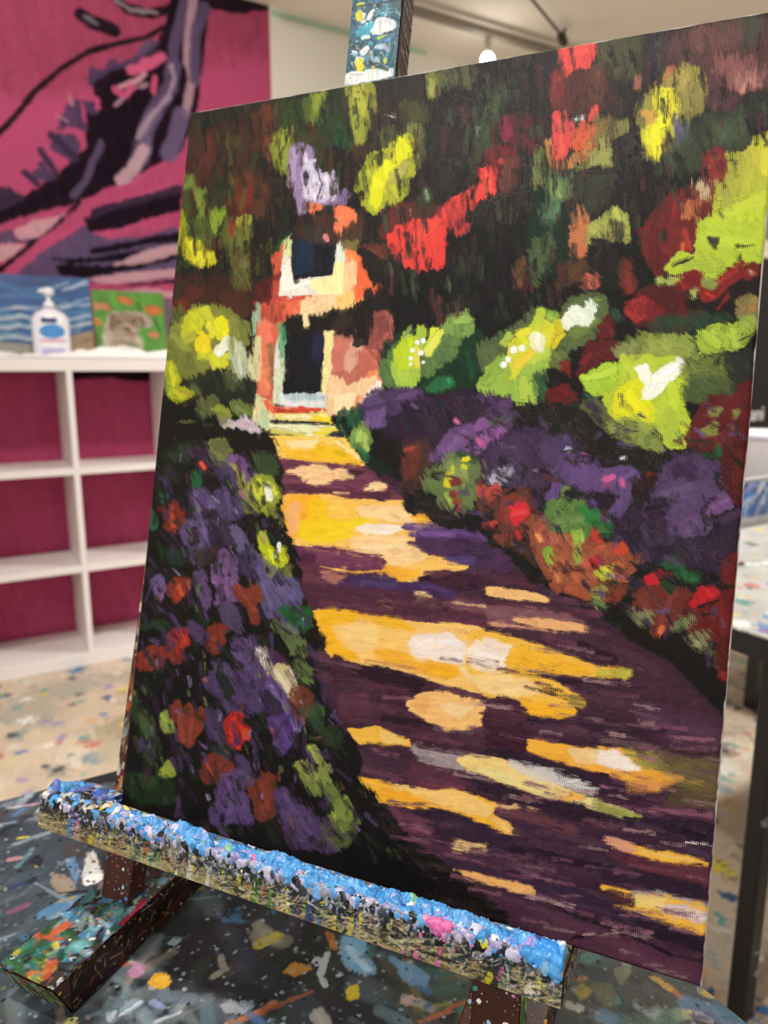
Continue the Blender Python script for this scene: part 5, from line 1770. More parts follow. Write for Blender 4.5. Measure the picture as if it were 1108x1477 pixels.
mb = MB(); mb.box(T2X, 2.5, T2Y0, T2Y1, TABLE_Z-.042, TABLE_Z-.003); mb.build('table_edge', dk_m, t, bevel=.003)
lg = on_x(1090, 1250, 1.135); ly = float(lg[1]); print('leg', lg, 'depth', (lg-EYE)@fw)
for (x, y) in ((1.135, ly), (2.45, ly), (1.135, T2Y1-.06), (2.45, T2Y1-.06)):
    mb = MB(); mb.box(x-.017, x+.017, y-.017, y+.017, 0, TABLE_Z-.042); mb.build('leg', dk_m, t, bevel=.004)
# blue picture and white tub on it
bp0 = on_z(1072, 752, TABLE_Z); 
t = thing('blue_painting', 'small bright blue painting propped on the far edge of the second table', 'painting', (1.95, 1.19, TABLE_Z))
def onplane_y(x, y, Y): p = on_y(x, y, Y); return p
Yp = 1.19; xl = float(on_y(1062, 720, Yp)[0]); xr = xl+.24; hz = float(on_y(1090, 692, Yp)[2])-TABLE_Z
bd = Board(0, 0, 240, hz*1000, step=1.5, base='2458c8', jit=.12)
bd.scatter('2a5ab8 4a88d8 8ab0e0 d8e0f0 2048a0 b0a8d0', 90, [(0, 0), (240, 0), (240, hz*1000), (0, hz*1000)], 50, 14, -50, .5, .3, 4)
bd.lay('e6e6e2', [(-5, hz*1000-17), (245, hz*1000-20), (245, hz*1000+5), (-5, hz*1000+5)], soft=2, rough=1.5, fine=4)
bd.lay('b8bcc4', [(-5, -4), (245, -4), (245, 7), (-5, 8)], soft=2, rough=1, fine=4)
gy, gx = np.mgrid[0:bd.H, 0:bd.W]
P = np.stack([xl+gx*.0015, np.full(gx.shape, Yp-.0005), TABLE_Z+.001+hz-gy*.0015], -1)
sheet('painted_face', P, attr_mat('blue_paint'), t, {'paint': alb(bd.vis())}, flip=True)
mb = MB(); mb.box(xl-.002, xr+.002, Yp, Yp+.018, TABLE_Z+.0005, TABLE_Z+hz+.004); mb.build('canvas_block', plain('grey_canvas_edge', 'b8b4ae', .7), t)
tx, ty = float(on_y(1096, 690, 1.6)[0]), 1.6
# pedestal that holds the white tub behind the table
t = thing('stand_table', 'low black stand behind the second table, under a white tub', 'table', (tx, ty, 0))
mb = MB(); mb.box(tx-.3, tx+.6, ty-.25, ty+.3, TABLE_Z-.07, TABLE_Z-.04); mb.build('tabletop', dk_m, t, bevel=.003)
for sx_ in (-.27, .57):
    for sy_ in (-.22, .27):
        mb = MB(); mb.box(tx+sx_-.02, tx+sx_+.02, ty+sy_-.02, ty+sy_+.02, 0, TABLE_Z-.07); mb.build('leg', dk_m, t)
zt2 = float(on_y(1096, 622, 1.6)[2]); z0 = TABLE_Z-.04
t = thing('white_tub', 'round white plastic tub seen behind the small blue painting', 'tub', (tx, ty, z0))
mb = MB(); mb.lathe([(.085, 0), (.095, .01), (.105, zt2-z0-.03), (.108, zt2-z0-.02)], (tx+.02, ty, z0), 30); mb.build('body', plain('tub_white', 'f4f0f6', .35, .01), t, smooth=True)
mb = MB(); mb.lathe([(.112, zt2-z0-.03), (.113, zt2-z0-.004), (.1, zt2-z0)], (tx+.02, ty, z0), 30); mb.build('lid', plain('tub_lid', 'e8e4f0', .35, .01), t, smooth=True)
# tall black cabinet with lettering
CYB = 2.75; cxl = float(on_y(1058, 500, CYB)[0]); ctop = float(on_y(1100, 372, CYB)[2])
t = thing('black_cabinet', 'tall black display cabinet with pale lettering beyond the second table', 'cabinet', (cxl+.5, CYB+.2, 0))
bk = plain('black_lacquer', '1b1a1c', .35, .03)
mb = MB(); mb.box(cxl, cxl+1.2, CYB, CYB+.4, .06, ctop); mb.build('body', bk, t, bevel=.006)
mb = MB(); mb.box(cxl+.03, cxl+1.17, CYB+.03, CYB+.38, 0, .06); mb.build('plinth', dark_m, t)
mb = MB(); mb.box(cxl-.01, cxl+1.21, CYB-.01, CYB+.41, ctop, ctop+.1); mb.build('top_shelf', plain('beige_top', 'b4a894', .6), t, bevel=.004)
zl = float(on_y(1095, 606, CYB)[2]); xlt = float(on_y(1084, 600, CYB)[0])
fc = bpy.data.curves.new('lettering', 'FONT'); fc.body = 'ani'; fc.size = .125; fc.extrude = .002
tmp = bpy.data.objects.new('tmp_text', fc); COL.objects.link(tmp)
dg = bpy.context.evaluated_depsgraph_get(); me = bpy.data.meshes.new_from_object(tmp.evaluated_get(dg)); bpy.data.objects.remove(tmp)
lo = bpy.data.objects.new('lettering', me); COL.objects.link(lo); me.materials.clear(); me.materials.append(plain('pale_letters', 'e0dcd8', .5))
lo.parent = t; lo.rotation_euler = (PI/2, 0, 0); lo.location = Vector((xlt-.02, CYB-.003, zl))-t.location; lo['label'] = 'pale grey lettering'

# ---------------------------------------------------------------- the paint-covered table
TX0, TX1, TY0, TY1 = -.62, .413, -.02, .761
def tm(x, y): p = on_table(x, y); return (p[0]*1000, p[1]*1000)
tb = Board(TX0*1000, TY0*1000, (TX1-TX0)*1000, (TY1-TY0)*1000, step=1.15, base='26272a', jit=.1)
R = [(TX0*1000, TY0*1000), (TX1*1000, TY0*1000), (TX1*1000, TY1*1000), (TX0*1000, TY1*1000)]
tb.scatter('1e1f22 303438 3a3e40 28302e 2a2c34 34383a', 500, R, 70, 26, 30, 1.2, .5, 21)
tb.scatter('4a5258 3c4a50 5a6268 3a4440 4a4a56 2e3a46 565248', 420, R, 44, 14, 20, 1.3, .66, 22)
far = [(TX0*1000, 480), (90, 470), (60, TY1*1000), (TX0*1000, TY1*1000)]
tb.scatter('5c6870 4a5660 6a7480 485048 70707c 3c4650 7c8488 2a2e34', 620, far, 40, 13, 10, .9, .58, 24)
tb.scatter('a8b0b8 8a98a8 c8c8c4 88a0b8 b0a0a8 a89c88 5a84a8 98a4ac', 300, far, 22, 6, 12, .7, .66, 25)
tb.scatter('c8ccd0 b0bcc8 d0ccc4 4a78a8 c87868 c8b04a 9a6a88', 130, far, 6, 3, 15, 1., .4, 29)
near = [(-60, 380), (200, 300), (250, 420), (40, 520)]
tb.scatter('60707a 788890 485860 8a8e90 4a5460', 110, [(20, 420), (150, 330), (120, 420), (70, 470)], 16, 6, 30, 1.2, .62, 26)
right = [(180, 240), (TX1*1000, 200), (TX1*1000, 420), (250, 420)]
tb.scatter('39453f 444c3a 2c3836 484a40 54584e 36464a 424a36', 150, right, 26, 11, 30, 1.2, .5, 27)
tb.scatter('2a2014 382c18 201a10 7a7448 8a8460 3a8070 a8a8a0 c8b43c 3a6a9a', 90, right, 12, 6, 30, 1.2, .35, 28)
tb.script(TABLE, fmap=tm, fs=.55)
gy, gx = np.mgrid[0:tb.H, 0:tb.W]
P = np.stack([TX0+gx*.00115, TY0+gy*.00115, TABLE_Z-.0006+tb.th*.00018], -1)
ttop_m = splatter('paint_caked_tabletop', None, [(45, .5, .14, .3, ['3a5a78', '8a7c44', '6a4040', '8a9298', '3a5a58', '101012', '50486a', '7c5a44', '6a8090', '485038', '80707a']),
    (110, .55, .18, .25, ['7a8894', '9aa0a4', '5a6a78', '8a8450', '3a6078', '706068', '0c0c0e', '24282c']),
    (300, .5, .2, .5, ['7a8690', '8a8e94', '0c0c0e', '5a6670', '1a1c20', '4a5258'])], rough=.5, attr='paint', bump=.16, warp=90, spec=.22)
t = thing('paint_table', 'black work table caked with splashes of dried paint, under the easel', 'table', (0, .4, 0))
sheet('tabletop', P, ttop_m, t, {'paint': np.clip(s2l(tb.vis())*.85, 0, 1)})
mb = MB(); mb.box(TX0, TX1, TY0, TY1, TABLE_Z-.035, TABLE_Z-.0015); mb.build('table_edge', dk_m, t)
for x in (TX0+.05, TX1-.05):
    for y in (TY0+.05, TY1-.05):
        mb = MB(); mb.box(x-.025, x+.025, y-.025, y+.025, 0, TABLE_Z-.035); mb.build('leg', dk_m, t, bevel=.003)

# ---------------------------------------------------------------- the tabletop easel
DRIP = ['4a90c8', 'e0c838', 'b83a4c', 'f0f0ea', '3a8a80', '141414', 'c87ab0', 'd88a48', '9ac8e8', 'a0b040']
brown_m = splatter('stained_easel_wood', '4a2012', [(260, .55, .22, .1, DRIP), (600, .45, .18, .2, ['b8a078', 'a0603a', 'b8b0a0', 'a0502f', '70706a'])], rough=.38, bump=.12, nvar=.25, nscale=18, grain=(60, 60, 8))
easel = thing('tabletop_easel', 'wooden tabletop easel crusted with dried paint, holding the garden painting', 'easel', flat(-.057, -.03, 0))
UZ = .0275                                       # top of the two feet above the table
vb = (TABLE_Z+UZ-ORG[2])/EV[2]
def post(name, a0, a1, b0, b1, v0, v1, c0, c1, mat=brown_m):    # a0..a1 at the foot, b0..b1 at the head
    mb = MB()
    f = [loc(a0, v0, c1), loc(a1, v0, c1), loc(a1, v0, c0), loc(a0, v0, c0)]
    h = [loc(b0, v1, c1), loc(b1, v1, c1), loc(b1, v1, c0), loc(b0, v1, c0)]
    for i in range(4): f[i] = f[i]+EV*((TABLE_Z+UZ-f[i][2])/EV[2]) if v0 < -.05 else f[i]
    mb.quadbox(f+h); return mb.build(name, mat, easel, bevel=.0012)
CF = -.0185
post('upright', -.2200, -.1935, -.1975, -.171, vb, .42, CF-.018, CF)
post('upright', .0715, .1010, .052, .0815, vb, .42, CF-.018, CF)
post('mast', -.0760, -.0380, -.0760, -.0380, -.03, .70, CF-.018, CF)
for v0 in (.03, .36):
    post('crossbar', -.192, .075, -.192, .075, v0, v0+.03, CF-.034, CF-.0185)
for a0 in (-.232, .0615):
    mb = MB(); P8 = [flat(a0, .065, 0), flat(a0+.05, .065, 0), flat(a0+.05, -.19, 0), flat(a0, -.19, 0)]
    mb.quadbox(P8+[q+ZV*UZ+NH*(.013 if i_ < 2 else 0) for i_, q in enumerate(P8)]); mb.build('foot', brown_m, easel, bevel=.0015)
mb = MB(); P8 = [flat(-.182, -.17, .0), flat(.0615, -.17, .0), flat(.0615, -.19, .0), flat(-.182, -.19, .0)]
mb.quadbox(P8+[q+ZV*UZ for q in P8]); mb.build('foot_crossbar', brown_m, easel, bevel=.0015)
mb = MB(); q0 = flat(-.072, -.168, UZ*.6); q1 = loc(-.072, .40, CF-.05)
w_ = E1*.03; d_ = NH*.014
mb.quadbox([q0, q0+w_, q0+w_-d_, q0-d_, q1, q1+w_, q1+w_-d_, q1-d_]); mb.build('rear_leg', brown_m, easel, bevel=.0012)
# dried paint laid over faces of the easel
def paint_patch(name, bd, st, fn, mat, lift=.0004, amp=.0003, mul=.8):
    gy, gx = np.mgrid[0:bd.H, 0:bd.W]
    P = fn((bd.x0+gx*st)/1000, (bd.y0+gy*st)/1000, lift+bd.th*amp)
    return sheet(name, P, mat, easel, {'paint': np.clip(s2l(bd.vis())*mul, 0, 1)}, flip=True)
wet_m = splatter('dried_paint', None, [(450, .45, .12, .2, ['d0d0d0', '101010', '5a90b0', 'a89c50', '7a8a90'])], rough=.45, attr='paint', bump=.15, spec=.3)
# mast front: teal and blue with white and yellow blots
mbd = Board(-76, 440, 38, 260, step=.5, base='1f5468', jit=.14); mbd.q = .3
def mm_map(x, y):
    d = ray(x, y); o = loc(0, 0, CF)-EYE; tt = o@EN/(d@EN); p = EYE+d*tt-ORG; return ((p@E1)*1000, 1140-(p@EV)*1000)
mbd.scatter('1f5870 2f86a0 4a9ab4 1c4a52 3a6a98 2a5a4a 20404a', 260, [(-76, 440), (-38, 440), (-38, 700), (-76, 700)], 9, 3, 70, 1., .35, 31)
mbd.scatter('c8d0d8 8ab0c0 1a2a2c 16282a 1a3a34 d8c040 5a8a50 b89a78', 110, [(-76, 440), (-38, 440), (-38, 640), (-76, 640)], 2.5, 1.2, 70, 1.5, .2, 32)
mbd.script(MAST, fmap=mm_map, fs=.5)
sheet_m = lambda a, w, l: ORG+np.multiply.outer(a, E1)+np.multiply.outer(1.140-w, EV)+np.multiply.outer(CF+l, EN)
paint_patch('mast_paint', mbd, .5, sheet_m, wet_m, mul=.62)
# mast side: brown with slanting teal stripes
sbd = Board(0, 440, 18, 260, step=.5, base='5a2c18', jit=.15)
for k in range(26):
    y = 440+k*10+3*math.sin(k*2.3); sbd.lay(['4a8a86', '6a9a94', '3a6a70', '7a7468'][k % 4], [(2+(k*5) % 7, y), (18, y+9)], width=1.6+.9*(k % 3), soft=.6, rough=.6, dry=.3, fine=1.2)
sbd.scatter('c88a4a e0d0b0 a04030 2a1410 b86a3c', 90, [(0, 440), (18, 440), (18, 700), (0, 700)], 1.6, 1., 60, 1.5, .2, 33)
sbd.lay('1e0c08', [(0, 440), (3.2, 440), (3.2, 700), (0, 700)], soft=1, rough=.5, fine=1.2)
paint_patch('mast_paint', sbd, .5, lambda a, w, l: ORG+(E1*-.038)+np.multiply.outer(l, E1)+np.multiply.outer(1.140-w, EV)+np.multiply.outer(CF-a, EN), wet_m)
# paint on the top of the left foot
fbd = Board(-232, -190, 50, 268, step=.6, base='3a3a38', jit=.15)
FR = [(-232, -60), (-182, -60), (-182, 78), (-232, 78)]
fbd.scatter('28303a 2a4444 4a3a30 2a2a2e 3a3430', 120, [(-232, -190), (-182, -190), (-182, 78), (-232, 78)], 16, 7, 60, 1., .4, 40)
fbd.scatter('4a94c8 6aaad4 3a7cac 8ab8d0 3f8a84 5a9a94 9ab0b8', 80, FR, 10, 5.5, 50, 1., .45, 41)
fbd.scatter('1a1a1c 22302e 2c2420 101214', 70, FR, 6, 2.6, 50, 1.4, .4, 49)
fbd.scatter('d0d0cc c8c8c4 b0603f c0b03a b03a50 8aa838 1a1a1c c890a0 8ab0c0 2f6a98', 150, FR, 2.4, 1.6, 50, 1.4, .2, 42)
fbd.scatter('c05a34 b8683a 2a8078 c0b03a 34683a 1f4a3a', 34, [(-232, 30), (-200, 40), (-195, 78), (-232, 78)], 9, 5, 50, 1.2, .25, 43)
fbd.lay('b02848', [(-186, -8), (-183, 4), (-184, 14)], width=5, soft=1, rough=1.2, fine=1.6)
paint_patch('foot_paint', fbd, .6, lambda a, b, l: OB+np.multiply.outer(a, E1)+np.multiply.outer(b, NH)+np.multiply.outer(UZ+l, ZV), wet_m, amp=.0018).data.flip_normals()
f2 = Board(-232, 0, 50, UZ*1000, step=.6, base='5a6a3a', jit=.15)
f2.scatter('a84c2c b06a3a 2a8078 b8a838 34683a 1a2a1c 3a2a20 c8c8c0 14181a', 160, [(-232, 0), (-182, 0), (-182, 28), (-232, 28)], 4, 2, 80, .5, .2, 44)
paint_patch('foot_paint', f2, .6, lambda a, b, l: OB+np.multiply.outer(a, E1)+np.multiply.outer(.078+l-b*.47, NH)+np.multiply.outer(UZ-b, ZV), wet_m)
f3 = Board(-190, 0, 255, UZ*1000, step=.7, base='2a140c', jit=.2)      # inner side of the foot, scratches only
f3.scatter('3a1c10 1c0e08 4a2a1a 24120a', 90, [(-190, 0), (78, 0), (78, 28), (-190, 28)], 30, 4, 3, .1, .5, 45)
f3.scatter('c8b89a 8a8a84 d8d4c8 c06a40 7a90a0', 45, [(-60, 0), (78, 0), (78, 28), (-60, 28)], 7, .9, 20, .8, .3, 46)
paint_patch('foot_paint', f3, .7, lambda b, z, l: OB+np.multiply.outer(-.182+l, E1)+np.multiply.outer(b, NH)+np.multiply.outer(UZ-z, ZV), wet_m).data.flip_normals()
# splashes down the outer edge of the left upright
ubd = Board(0, 0, 18, 420, step=.8, base='4a2414', jit=.2)
ubd.scatter('c8c8c0 8a9a90 2a2a2a 7a3a1c 5a6a50 b8b0a0', 130, [(0, 0), (18, 0), (18, 200), (0, 200)], 7, 4, 80, .5, .3, 47)
ubd.lay('6ab0e0', [(0, 196), (18, 192), (18, 240), (0, 244)], soft=1, rough=1, fine=2)
def up_fn(c, v, l):
    a = -.2200+(.0225)*(v-vb)/(.42-vb)
    return ORG+np.multiply.outer(a-l, E1)+np.multiply.outer(v, EV)+np.multiply.outer(CF-.018+c, EN)
paint_patch('upright_paint', ubd, .8, up_fn, wet_m).data.flip_normals()
u2 = Board(0, 0, 6, 420, step=.8, base='4a2414', jit=.2)
u2.scatter('c8c8c0 8a9a90 2a2a2a 7a3a1c b06a30 b8b0a0 3a3a30', 150, [(0, 0), (6, 0), (6, 420), (0, 420)], 7, 3, 88, .3, .3, 48)
u2.lay('6ab0e0', [(0, 196), (6, 192), (6, 240), (0, 244)], soft=1, rough=1, fine=2)
def up2_fn(a, v, l): return ORG+np.multiply.outer(-.2200+.0225*(v-vb)/(.42-vb)+a, E1)+np.multiply.outer(v, EV)+np.multiply.outer(CF+l, EN)
paint_patch('upright_paint', u2, .8, up2_fn, wet_m).data.flip_normals()

# ledge: bar, lip and a thick crust of paint
LA0, LA1, LV0, LC = -.2395, .1285, -.0168, .0295
raw_m = splatter('paint_smeared_bar', '8a7448', [(160, .5, .2, .1, DRIP), (420, .5, .3, .1, ['0c0c0c', 'c8c0a0', '3a3428'])], rough=.5, grain=(90, 90, 12))
mb = MB(); mb.box(LA0, LA1, LV0, -.0008, CF, LC-.0015, lambda a, v, c: loc(a, v, c)); led = mb.build('ledge', raw_m, easel, bevel=.0012)
mb = MB(); mb.box(LA0, LA1, -.0008, .004, .008, LC-.0015, lambda a, v, c: loc(a, v, c)); mb.build('ledge_lip', raw_m, led, bevel=.0012)
# crust: unrolled section, s in mm: front face bottom -> lip edge -> over the top -> back to the canvas foot
st = .4; SL = 52.
nA = int((LA1-LA0)*1000/st)+1; nS = int(SL/st)+1
ld = Board(LA0*1000, 0, (LA1-LA0)*1000, SL, step=st, base='9a8a60', jit=.12)
L0, L1 = LA0*1000, LA1*1000
# (s runs 0 at the bottom edge, 19 at the lip edge, 52 at the canvas)
def band(s0, s1, a0=None, a1=None): return [(a0 if a0 is not None else L0, s0), (a1 if a1 is not None else L1, s0), (a1 if a1 is not None else L1, s1), (a0 if a0 is not None else L0, s1)]
ld.scatter('7a6438 a08a58 94845c 6a5a3c b09a68', 260, band(0, 22), 12, 3, 90, .1, .4, 51)
ld.scatter('1c1c1c 2a2a2c 14181a 3a3c3c', 520, band(8, 24), 5, 1.6, 80, .9, .5, 52)
ld.scatter('1c1c1c 2c3030 22282a', 300, band(0, 20, -70), 6, 1.3, 60, 1.2, .5, 53)
ld.scatter('c8ccd0 a8b0b8 d8d4c8 8a98a0', 210, band(2, 22, -150), 5, 1.1, 85, .5, .65, 54)
ld.scatter('3a7a3a 4a8ac0 d8c838 c05a6a 2a3a6a e0e0dc 3a6a60 7a9a3a c8b43c 243a78', 60, band(0, 17, -185), 7, 1.6, 90, .12, .3, 55)
ld.scatter('d8cc38 4a9a44 c86aa0 2a6a70 b88a5a', 36, band(0, 15, -120), 4, 1.4, 90, .4, .3, 56)
for (a, c, s0, s1, w) in ((-206, 'c080a8', 5, 15, 9), (-209, '4a80c0', 3, 11, 7), (-190, 'd8c030', 2, 6, 3), (-150, '14302c', 2, 15, 3), (-141, 'a85a24', 8, 17, 6), (-137, '2a8a80', 3, 12, 3), (-106, 'd8d8d0', 2, 15, 4), (-92, 'd0d4d0', 1, 14, 3),
                          (-56, '3a8a2a', 1, 12, 5), (-47, '2f7a30', 0, 14, 4), (-50, 'b04a5a', 1, 9, 3), (-18, '24386c', 1, 12, 6), (-12, '4a80b8', 0, 9, 3), (8, 'd8c828', 0, 11, 3), (50, 'e070a8', 2, 12, 2.6), (62, 'e070a8', 1, 9, 3.2), (92, '141414', 3, 14, 8), (96, 'c05a80', 4, 8, 3), (112, 'e8e4da', 3, 6, 4), (90, 'e0d028', 0, 4, 3)):
    ld.lay(c, [(a, s0), (a+1, s1)], width=w, soft=.8, rough=1.2, dry=.3, ang=90, fine=1.2)
ld.scatter('14181a 101214 2a2c2e 1a1c1c', 900, band(3, 20), 5, .55, 4, .25, .45, 58)
ld.scatter('14181a 101214 2a2c2e 20282a', 420, band(10, 21), 2.6, 1.3, 30, 1.5, .4, 59)
ld.scatter('a8acb0 c0c2c4 8a9094 70787c b4b0c8', 520, band(9, 21, -185), 2.0, 1.0, 30, 1.5, .35, 62)
ld.scatter('b4aa80 a89c70 c4bc94', 200, band(0, 9), 7, .8, 4, .2, .5, 63)
ld.scatter('c8b888 14181a 9a8458 2a3a3c', 200, band(0, 18), 4, .7, 5, .5, .4, 57)
base_c = ld.vis().copy()
rr = np.random.RandomState(5)
A = LA0*1000+np.arange(ld.W)*st; S = np.arange(ld.H)*st
AA, SS = np.meshgrid(A, S)
col = s2l(base_c)
# the ridge of old paint along the lip, lower and rougher on the bare stretch at the left
rid = np.exp(-((SS-29.5-1.5*vnoise(AA/14, SS*0+3))/6.)**2)*(4.6+1.6*vnoise(AA/16., SS*0)+1.8*vnoise(AA/5., SS/5))
rid += np.clip((SS-34)/6, 0, 1)*(2.2+1.2*vnoise(AA/5, SS/5))*np.where(AA < -190, 1.2, .6)
rid += np.exp(-((SS-19)/3.)**2)*(.5+.5*vnoise(AA/4, SS/4))
dmap = np.clip(rid, 0, 20)+ld.th*.22
ridge = dmap.copy()
WB1 = vnoise(AA/2.6, SS/2.6); WB2 = vnoise(AA/1.1+9, SS/1.1)
def lump(a, s, r, h, c, sq=1., ex=.75, vary=.10):
    i0 = max(0, int((a-1.5*r-LA0*1000)/st)); i1 = min(ld.W, int((a+1.5*r-LA0*1000)/st)+2); j0 = max(0, int((s-1.5*r)/st)); j1 = min(ld.H, int((s+1.5*r)/st)+2)
    if i1 <= i0 or j1 <= j0: return
    sl = (slice(j0, j1), slice(i0, i1))
    dx = (AA[sl]-a)/r; dy = (SS[sl]-s)/(r*sq)
    d = (dx*dx+dy*dy)*(1+.75*WB1[sl]+.35*WB2[sl])
    q = np.clip(1-d, 0, 1)**ex*h
    top = ridge[sl]+q
    hit = (q > .04*h) & (top > dmap[sl]+.0)
    dmap[sl][hit] = top[hit]
    col[sl][hit] = np.clip(c*(1+vary*rr.randn()), 0, 1)
BL = ['4aa0e4', '56a8e8', '3a94dc', '60aeea', '4a9ce0', '6ab4ea', '5aa0e4', '7ab0ec', '4a90dc']
LI = ['c4c0dc', 'b4b0d0', 'd4d0e4', 'a0a0c8', 'bab4d8', '9c94c8', '98a4d8']
DKc = ['181818', '24262a', '3a3c40', '101214']
GR = ['6a7078', '8a9098', '4a5058', 'a8aab0']
OT = ['f0c8dc', 'f4f0e0', 'e8d848', '8ac8a0', 'f4f4f4', 'd890c0', '3a58b8']
def pick(L): return s2l(hx(L[rr.randint(len(L))]))
for k in range(700):            # whole top: matted old colours
    a = L0+rr.rand()*(L1-L0); s = 16+rr.rand()*36; mix = rr.rand()
    c = pick(DKc) if mix < (.42 if a < -165 else .16) else pick(LI) if mix < .55 else pick(GR) if mix < .65 else pick(BL) if mix < .93 else pick(OT)
    lump(a, s, 1.5+2.2*rr.rand(), .5+.9*rr.rand(), c)
for k in range(1500):           # crumbs scattered down the front
    a = L0+rr.rand()*(L1-L0); s = 21-abs(rr.randn())*3.4
    m_ = rr.rand()
    lump(a, s, .45+.9*rr.rand(), .2+.35*rr.rand(), pick(LI) if m_ < .30 else pick(DKc) if m_ < .76 else pick(GR) if m_ < .88 else pick(BL) if m_ < .95 else pick(OT), 1.)
for k in range(560):            # lilac and white shoulder under the blue
    a = -178+rr.rand()*(L1+178); s = 20.5+rr.randn()*1.9
    lump(a, s, 1.2+1.6*rr.rand(), .5+.8*rr.rand(), pick(LI) if rr.rand() < .6 else pick(BL) if rr.rand() < .4 else pick(GR) if rr.rand() < .6 else pick(DKc))
for k in range(640):            # the thick blue crown
    a = -182+rr.rand()*(L1+182); s = 29.5+rr.randn()*3.6
    if rr.rand() < np.clip((-70-a)/150, 0, .66): continue
    c = pick(BL) if rr.rand() < (.93 if a > -40 else .80) else (pick(LI) if rr.rand() < .75 else pick(OT))
    lump(a, s, 2.0+3.2*rr.rand(), 1.2+2.6*rr.rand(), c, .9, .75, .05)
for k in range(130):
    a = -182+rr.rand()*(L1+182); s = 25.5+rr.randn()*2.4
    lump(a, s, 1.3+2*rr.rand(), .8+1.2*rr.rand(), pick(BL) if rr.rand() < .8 else pick(OT))
for k in range(90):             # black and white knots on the left end
    a = L0+rr.rand()*52; s = 18+rr.rand()*30
    lump(a, s, 1.5+2.6*rr.rand(), .8+1.5*rr.rand(), pick(DKc) if rr.rand() < .5 else s2l(hx('c8ccc4')) if rr.rand() < .5 else pick(BL) if rr.rand() < .6 else s2l(hx('7a88c8')))
for (a, s, r, h, c) in ((-231, 33, 7, 6, '5aa8e8'), (-233, 29, 5, 6, '6a80d0'), (-228, 21, 5, 2, '4a9ce0'), (-236, 21, 4, 2, 'd8d8d0'), (-222, 36, 6, 3, '6a80d0'), (-205, 38, 5, 3, '4a70d0'), (-194, 46, 5, 3, '3a48a0'), (-208, 22, 3.5, 2, '5aaae8'), (-183, 31, 4.5, 3.4, 'f0a030'), (-185, 29, 3.4, 3.6, 'e8e0d0'), (-181, 33, 2.6, 4.2, 'e86a48'), (-176, 26, 5, 3, '5aaae8'), (-170, 25, 5, 2.6, '4aa0e4'), (-171, 31, 4, 3.4, 'e8dc60'), (-195, 22, 4, 2, 'd8d0b0'), (-149, 31, 5.5, 3.6, 'e0e0f0'), (-147, 31, 3.4, 4.2, 'a0b8ec'),
                        (-60, 31, 5, 2.6, '8ac8a0'), (-63, 24, 3, 2, 'e86ab0'), (60, 20, 5, 2.6, 'f078b8'), (66, 19.5, 3.4, 2.6, 'f078b8'), (53, 21, 3, 2, 'f0a0d0'), (100, 27, 7, 2.4, '90a0e8'), (108, 27, 6, 2.2, 'a090e0'), (120, 25, 7.5, 3.4, '3a98ec'), (125, 21, 6, 2.6, '4aa4ee'), (116, 21, 6, 2.4, '4aa4ee'), (124, 15, 4, 2, '5aaae8'), (119, 16, 3.4, 1.6, '8ac0e8'), (126, 29, 4, 3.6, 'e8e8e0'), (122, 24, 6, 3.6, '3a98ec'), (86, 18, 2.6, 1.6, 'e8dc40')):
    lump(a, s, r, h, s2l(hx(c)), 1., .75, .02)
dmap += .16*vnoise(AA/1.3, SS/1.3)+.09*vnoise(AA/.7, SS/.7)
# section of the unrolled strip
def sect(s):
    c = np.interp(s, [0, 17.5, 19, 21, 52], [LC, LC, LC-.0003, LC-.002, .0008]); v = np.interp(s, [0, 17.5, 19, 21, 52], [LV0, .0032, .0046, .0052, .0012])
    nc = np.interp(s, [0, 14, 19, 24, 52], [1, .9, .42, .12, 0]); nv = np.sqrt(1-nc*nc); return c, v, nc, nv
c_, v_, nc_, nv_ = sect(S)
fade = np.clip(S/2., .15, 1)*np.clip((52-S)/6, .12, 1)
e_ = np.clip(np.minimum(A-L0, L1-A)/1.2, 0, 1)
D = dmap*fade[:, None]*(.3+.7*e_[None, :])/1000
hid = (A[None, :] > -193) & (S[:, None] > 44)                # nothing grows under the canvas itself
D = np.where(hid, np.minimum(D, .0006), D)
back = np.clip((SS-30)/22, 0, 1)*(AA < -196)*.0185
P = ORG+np.multiply.outer(np.ones_like(S), np.multiply.outer(A/1000, E1))+(v_[:, None]+nv_[:, None]*D)[..., None]*EV+(c_[:, None]+nc_[:, None]*D-back)[..., None]*EN
crust_m = attr_mat('thick_dried_paint', rough=.36, spec=.45, bump=.35, bscale=420)
cr = sheet('paint_crust', P, crust_m, led, {'paint': np.clip(col*.72, 0, 1)}); cr['label'] = 'lumpy crust of blue, lilac and black dried paint'
# end of the ledge, brown with specks
ee = Board(0, 0, 50, 18, step=.5, base='4a3424', jit=.2)
ee.scatter('c8c0b0 8a6a48 2a1c14 d8d8d8 5a4a3a 7a8a90', 120, [(0, 0), (50, 0), (50, 18), (0, 18)], 2.5, 1.5, 60, 1.5, .3, 60)
gy, gx = np.mgrid[0:ee.H, 0:ee.W]
P = ORG+np.multiply.outer(LA1+.0004+ee.th*.0006, E1)+np.multiply.outer(-.0002-gy*.0166/(ee.H-1), EV)+np.multiply.outer(CF+gx*(LC-.001-CF)/(ee.W-1), EN)
sheet('end_paint', P, wet_m, led, {'paint': np.clip(s2l(ee.vis())*.8, 0, 1)})
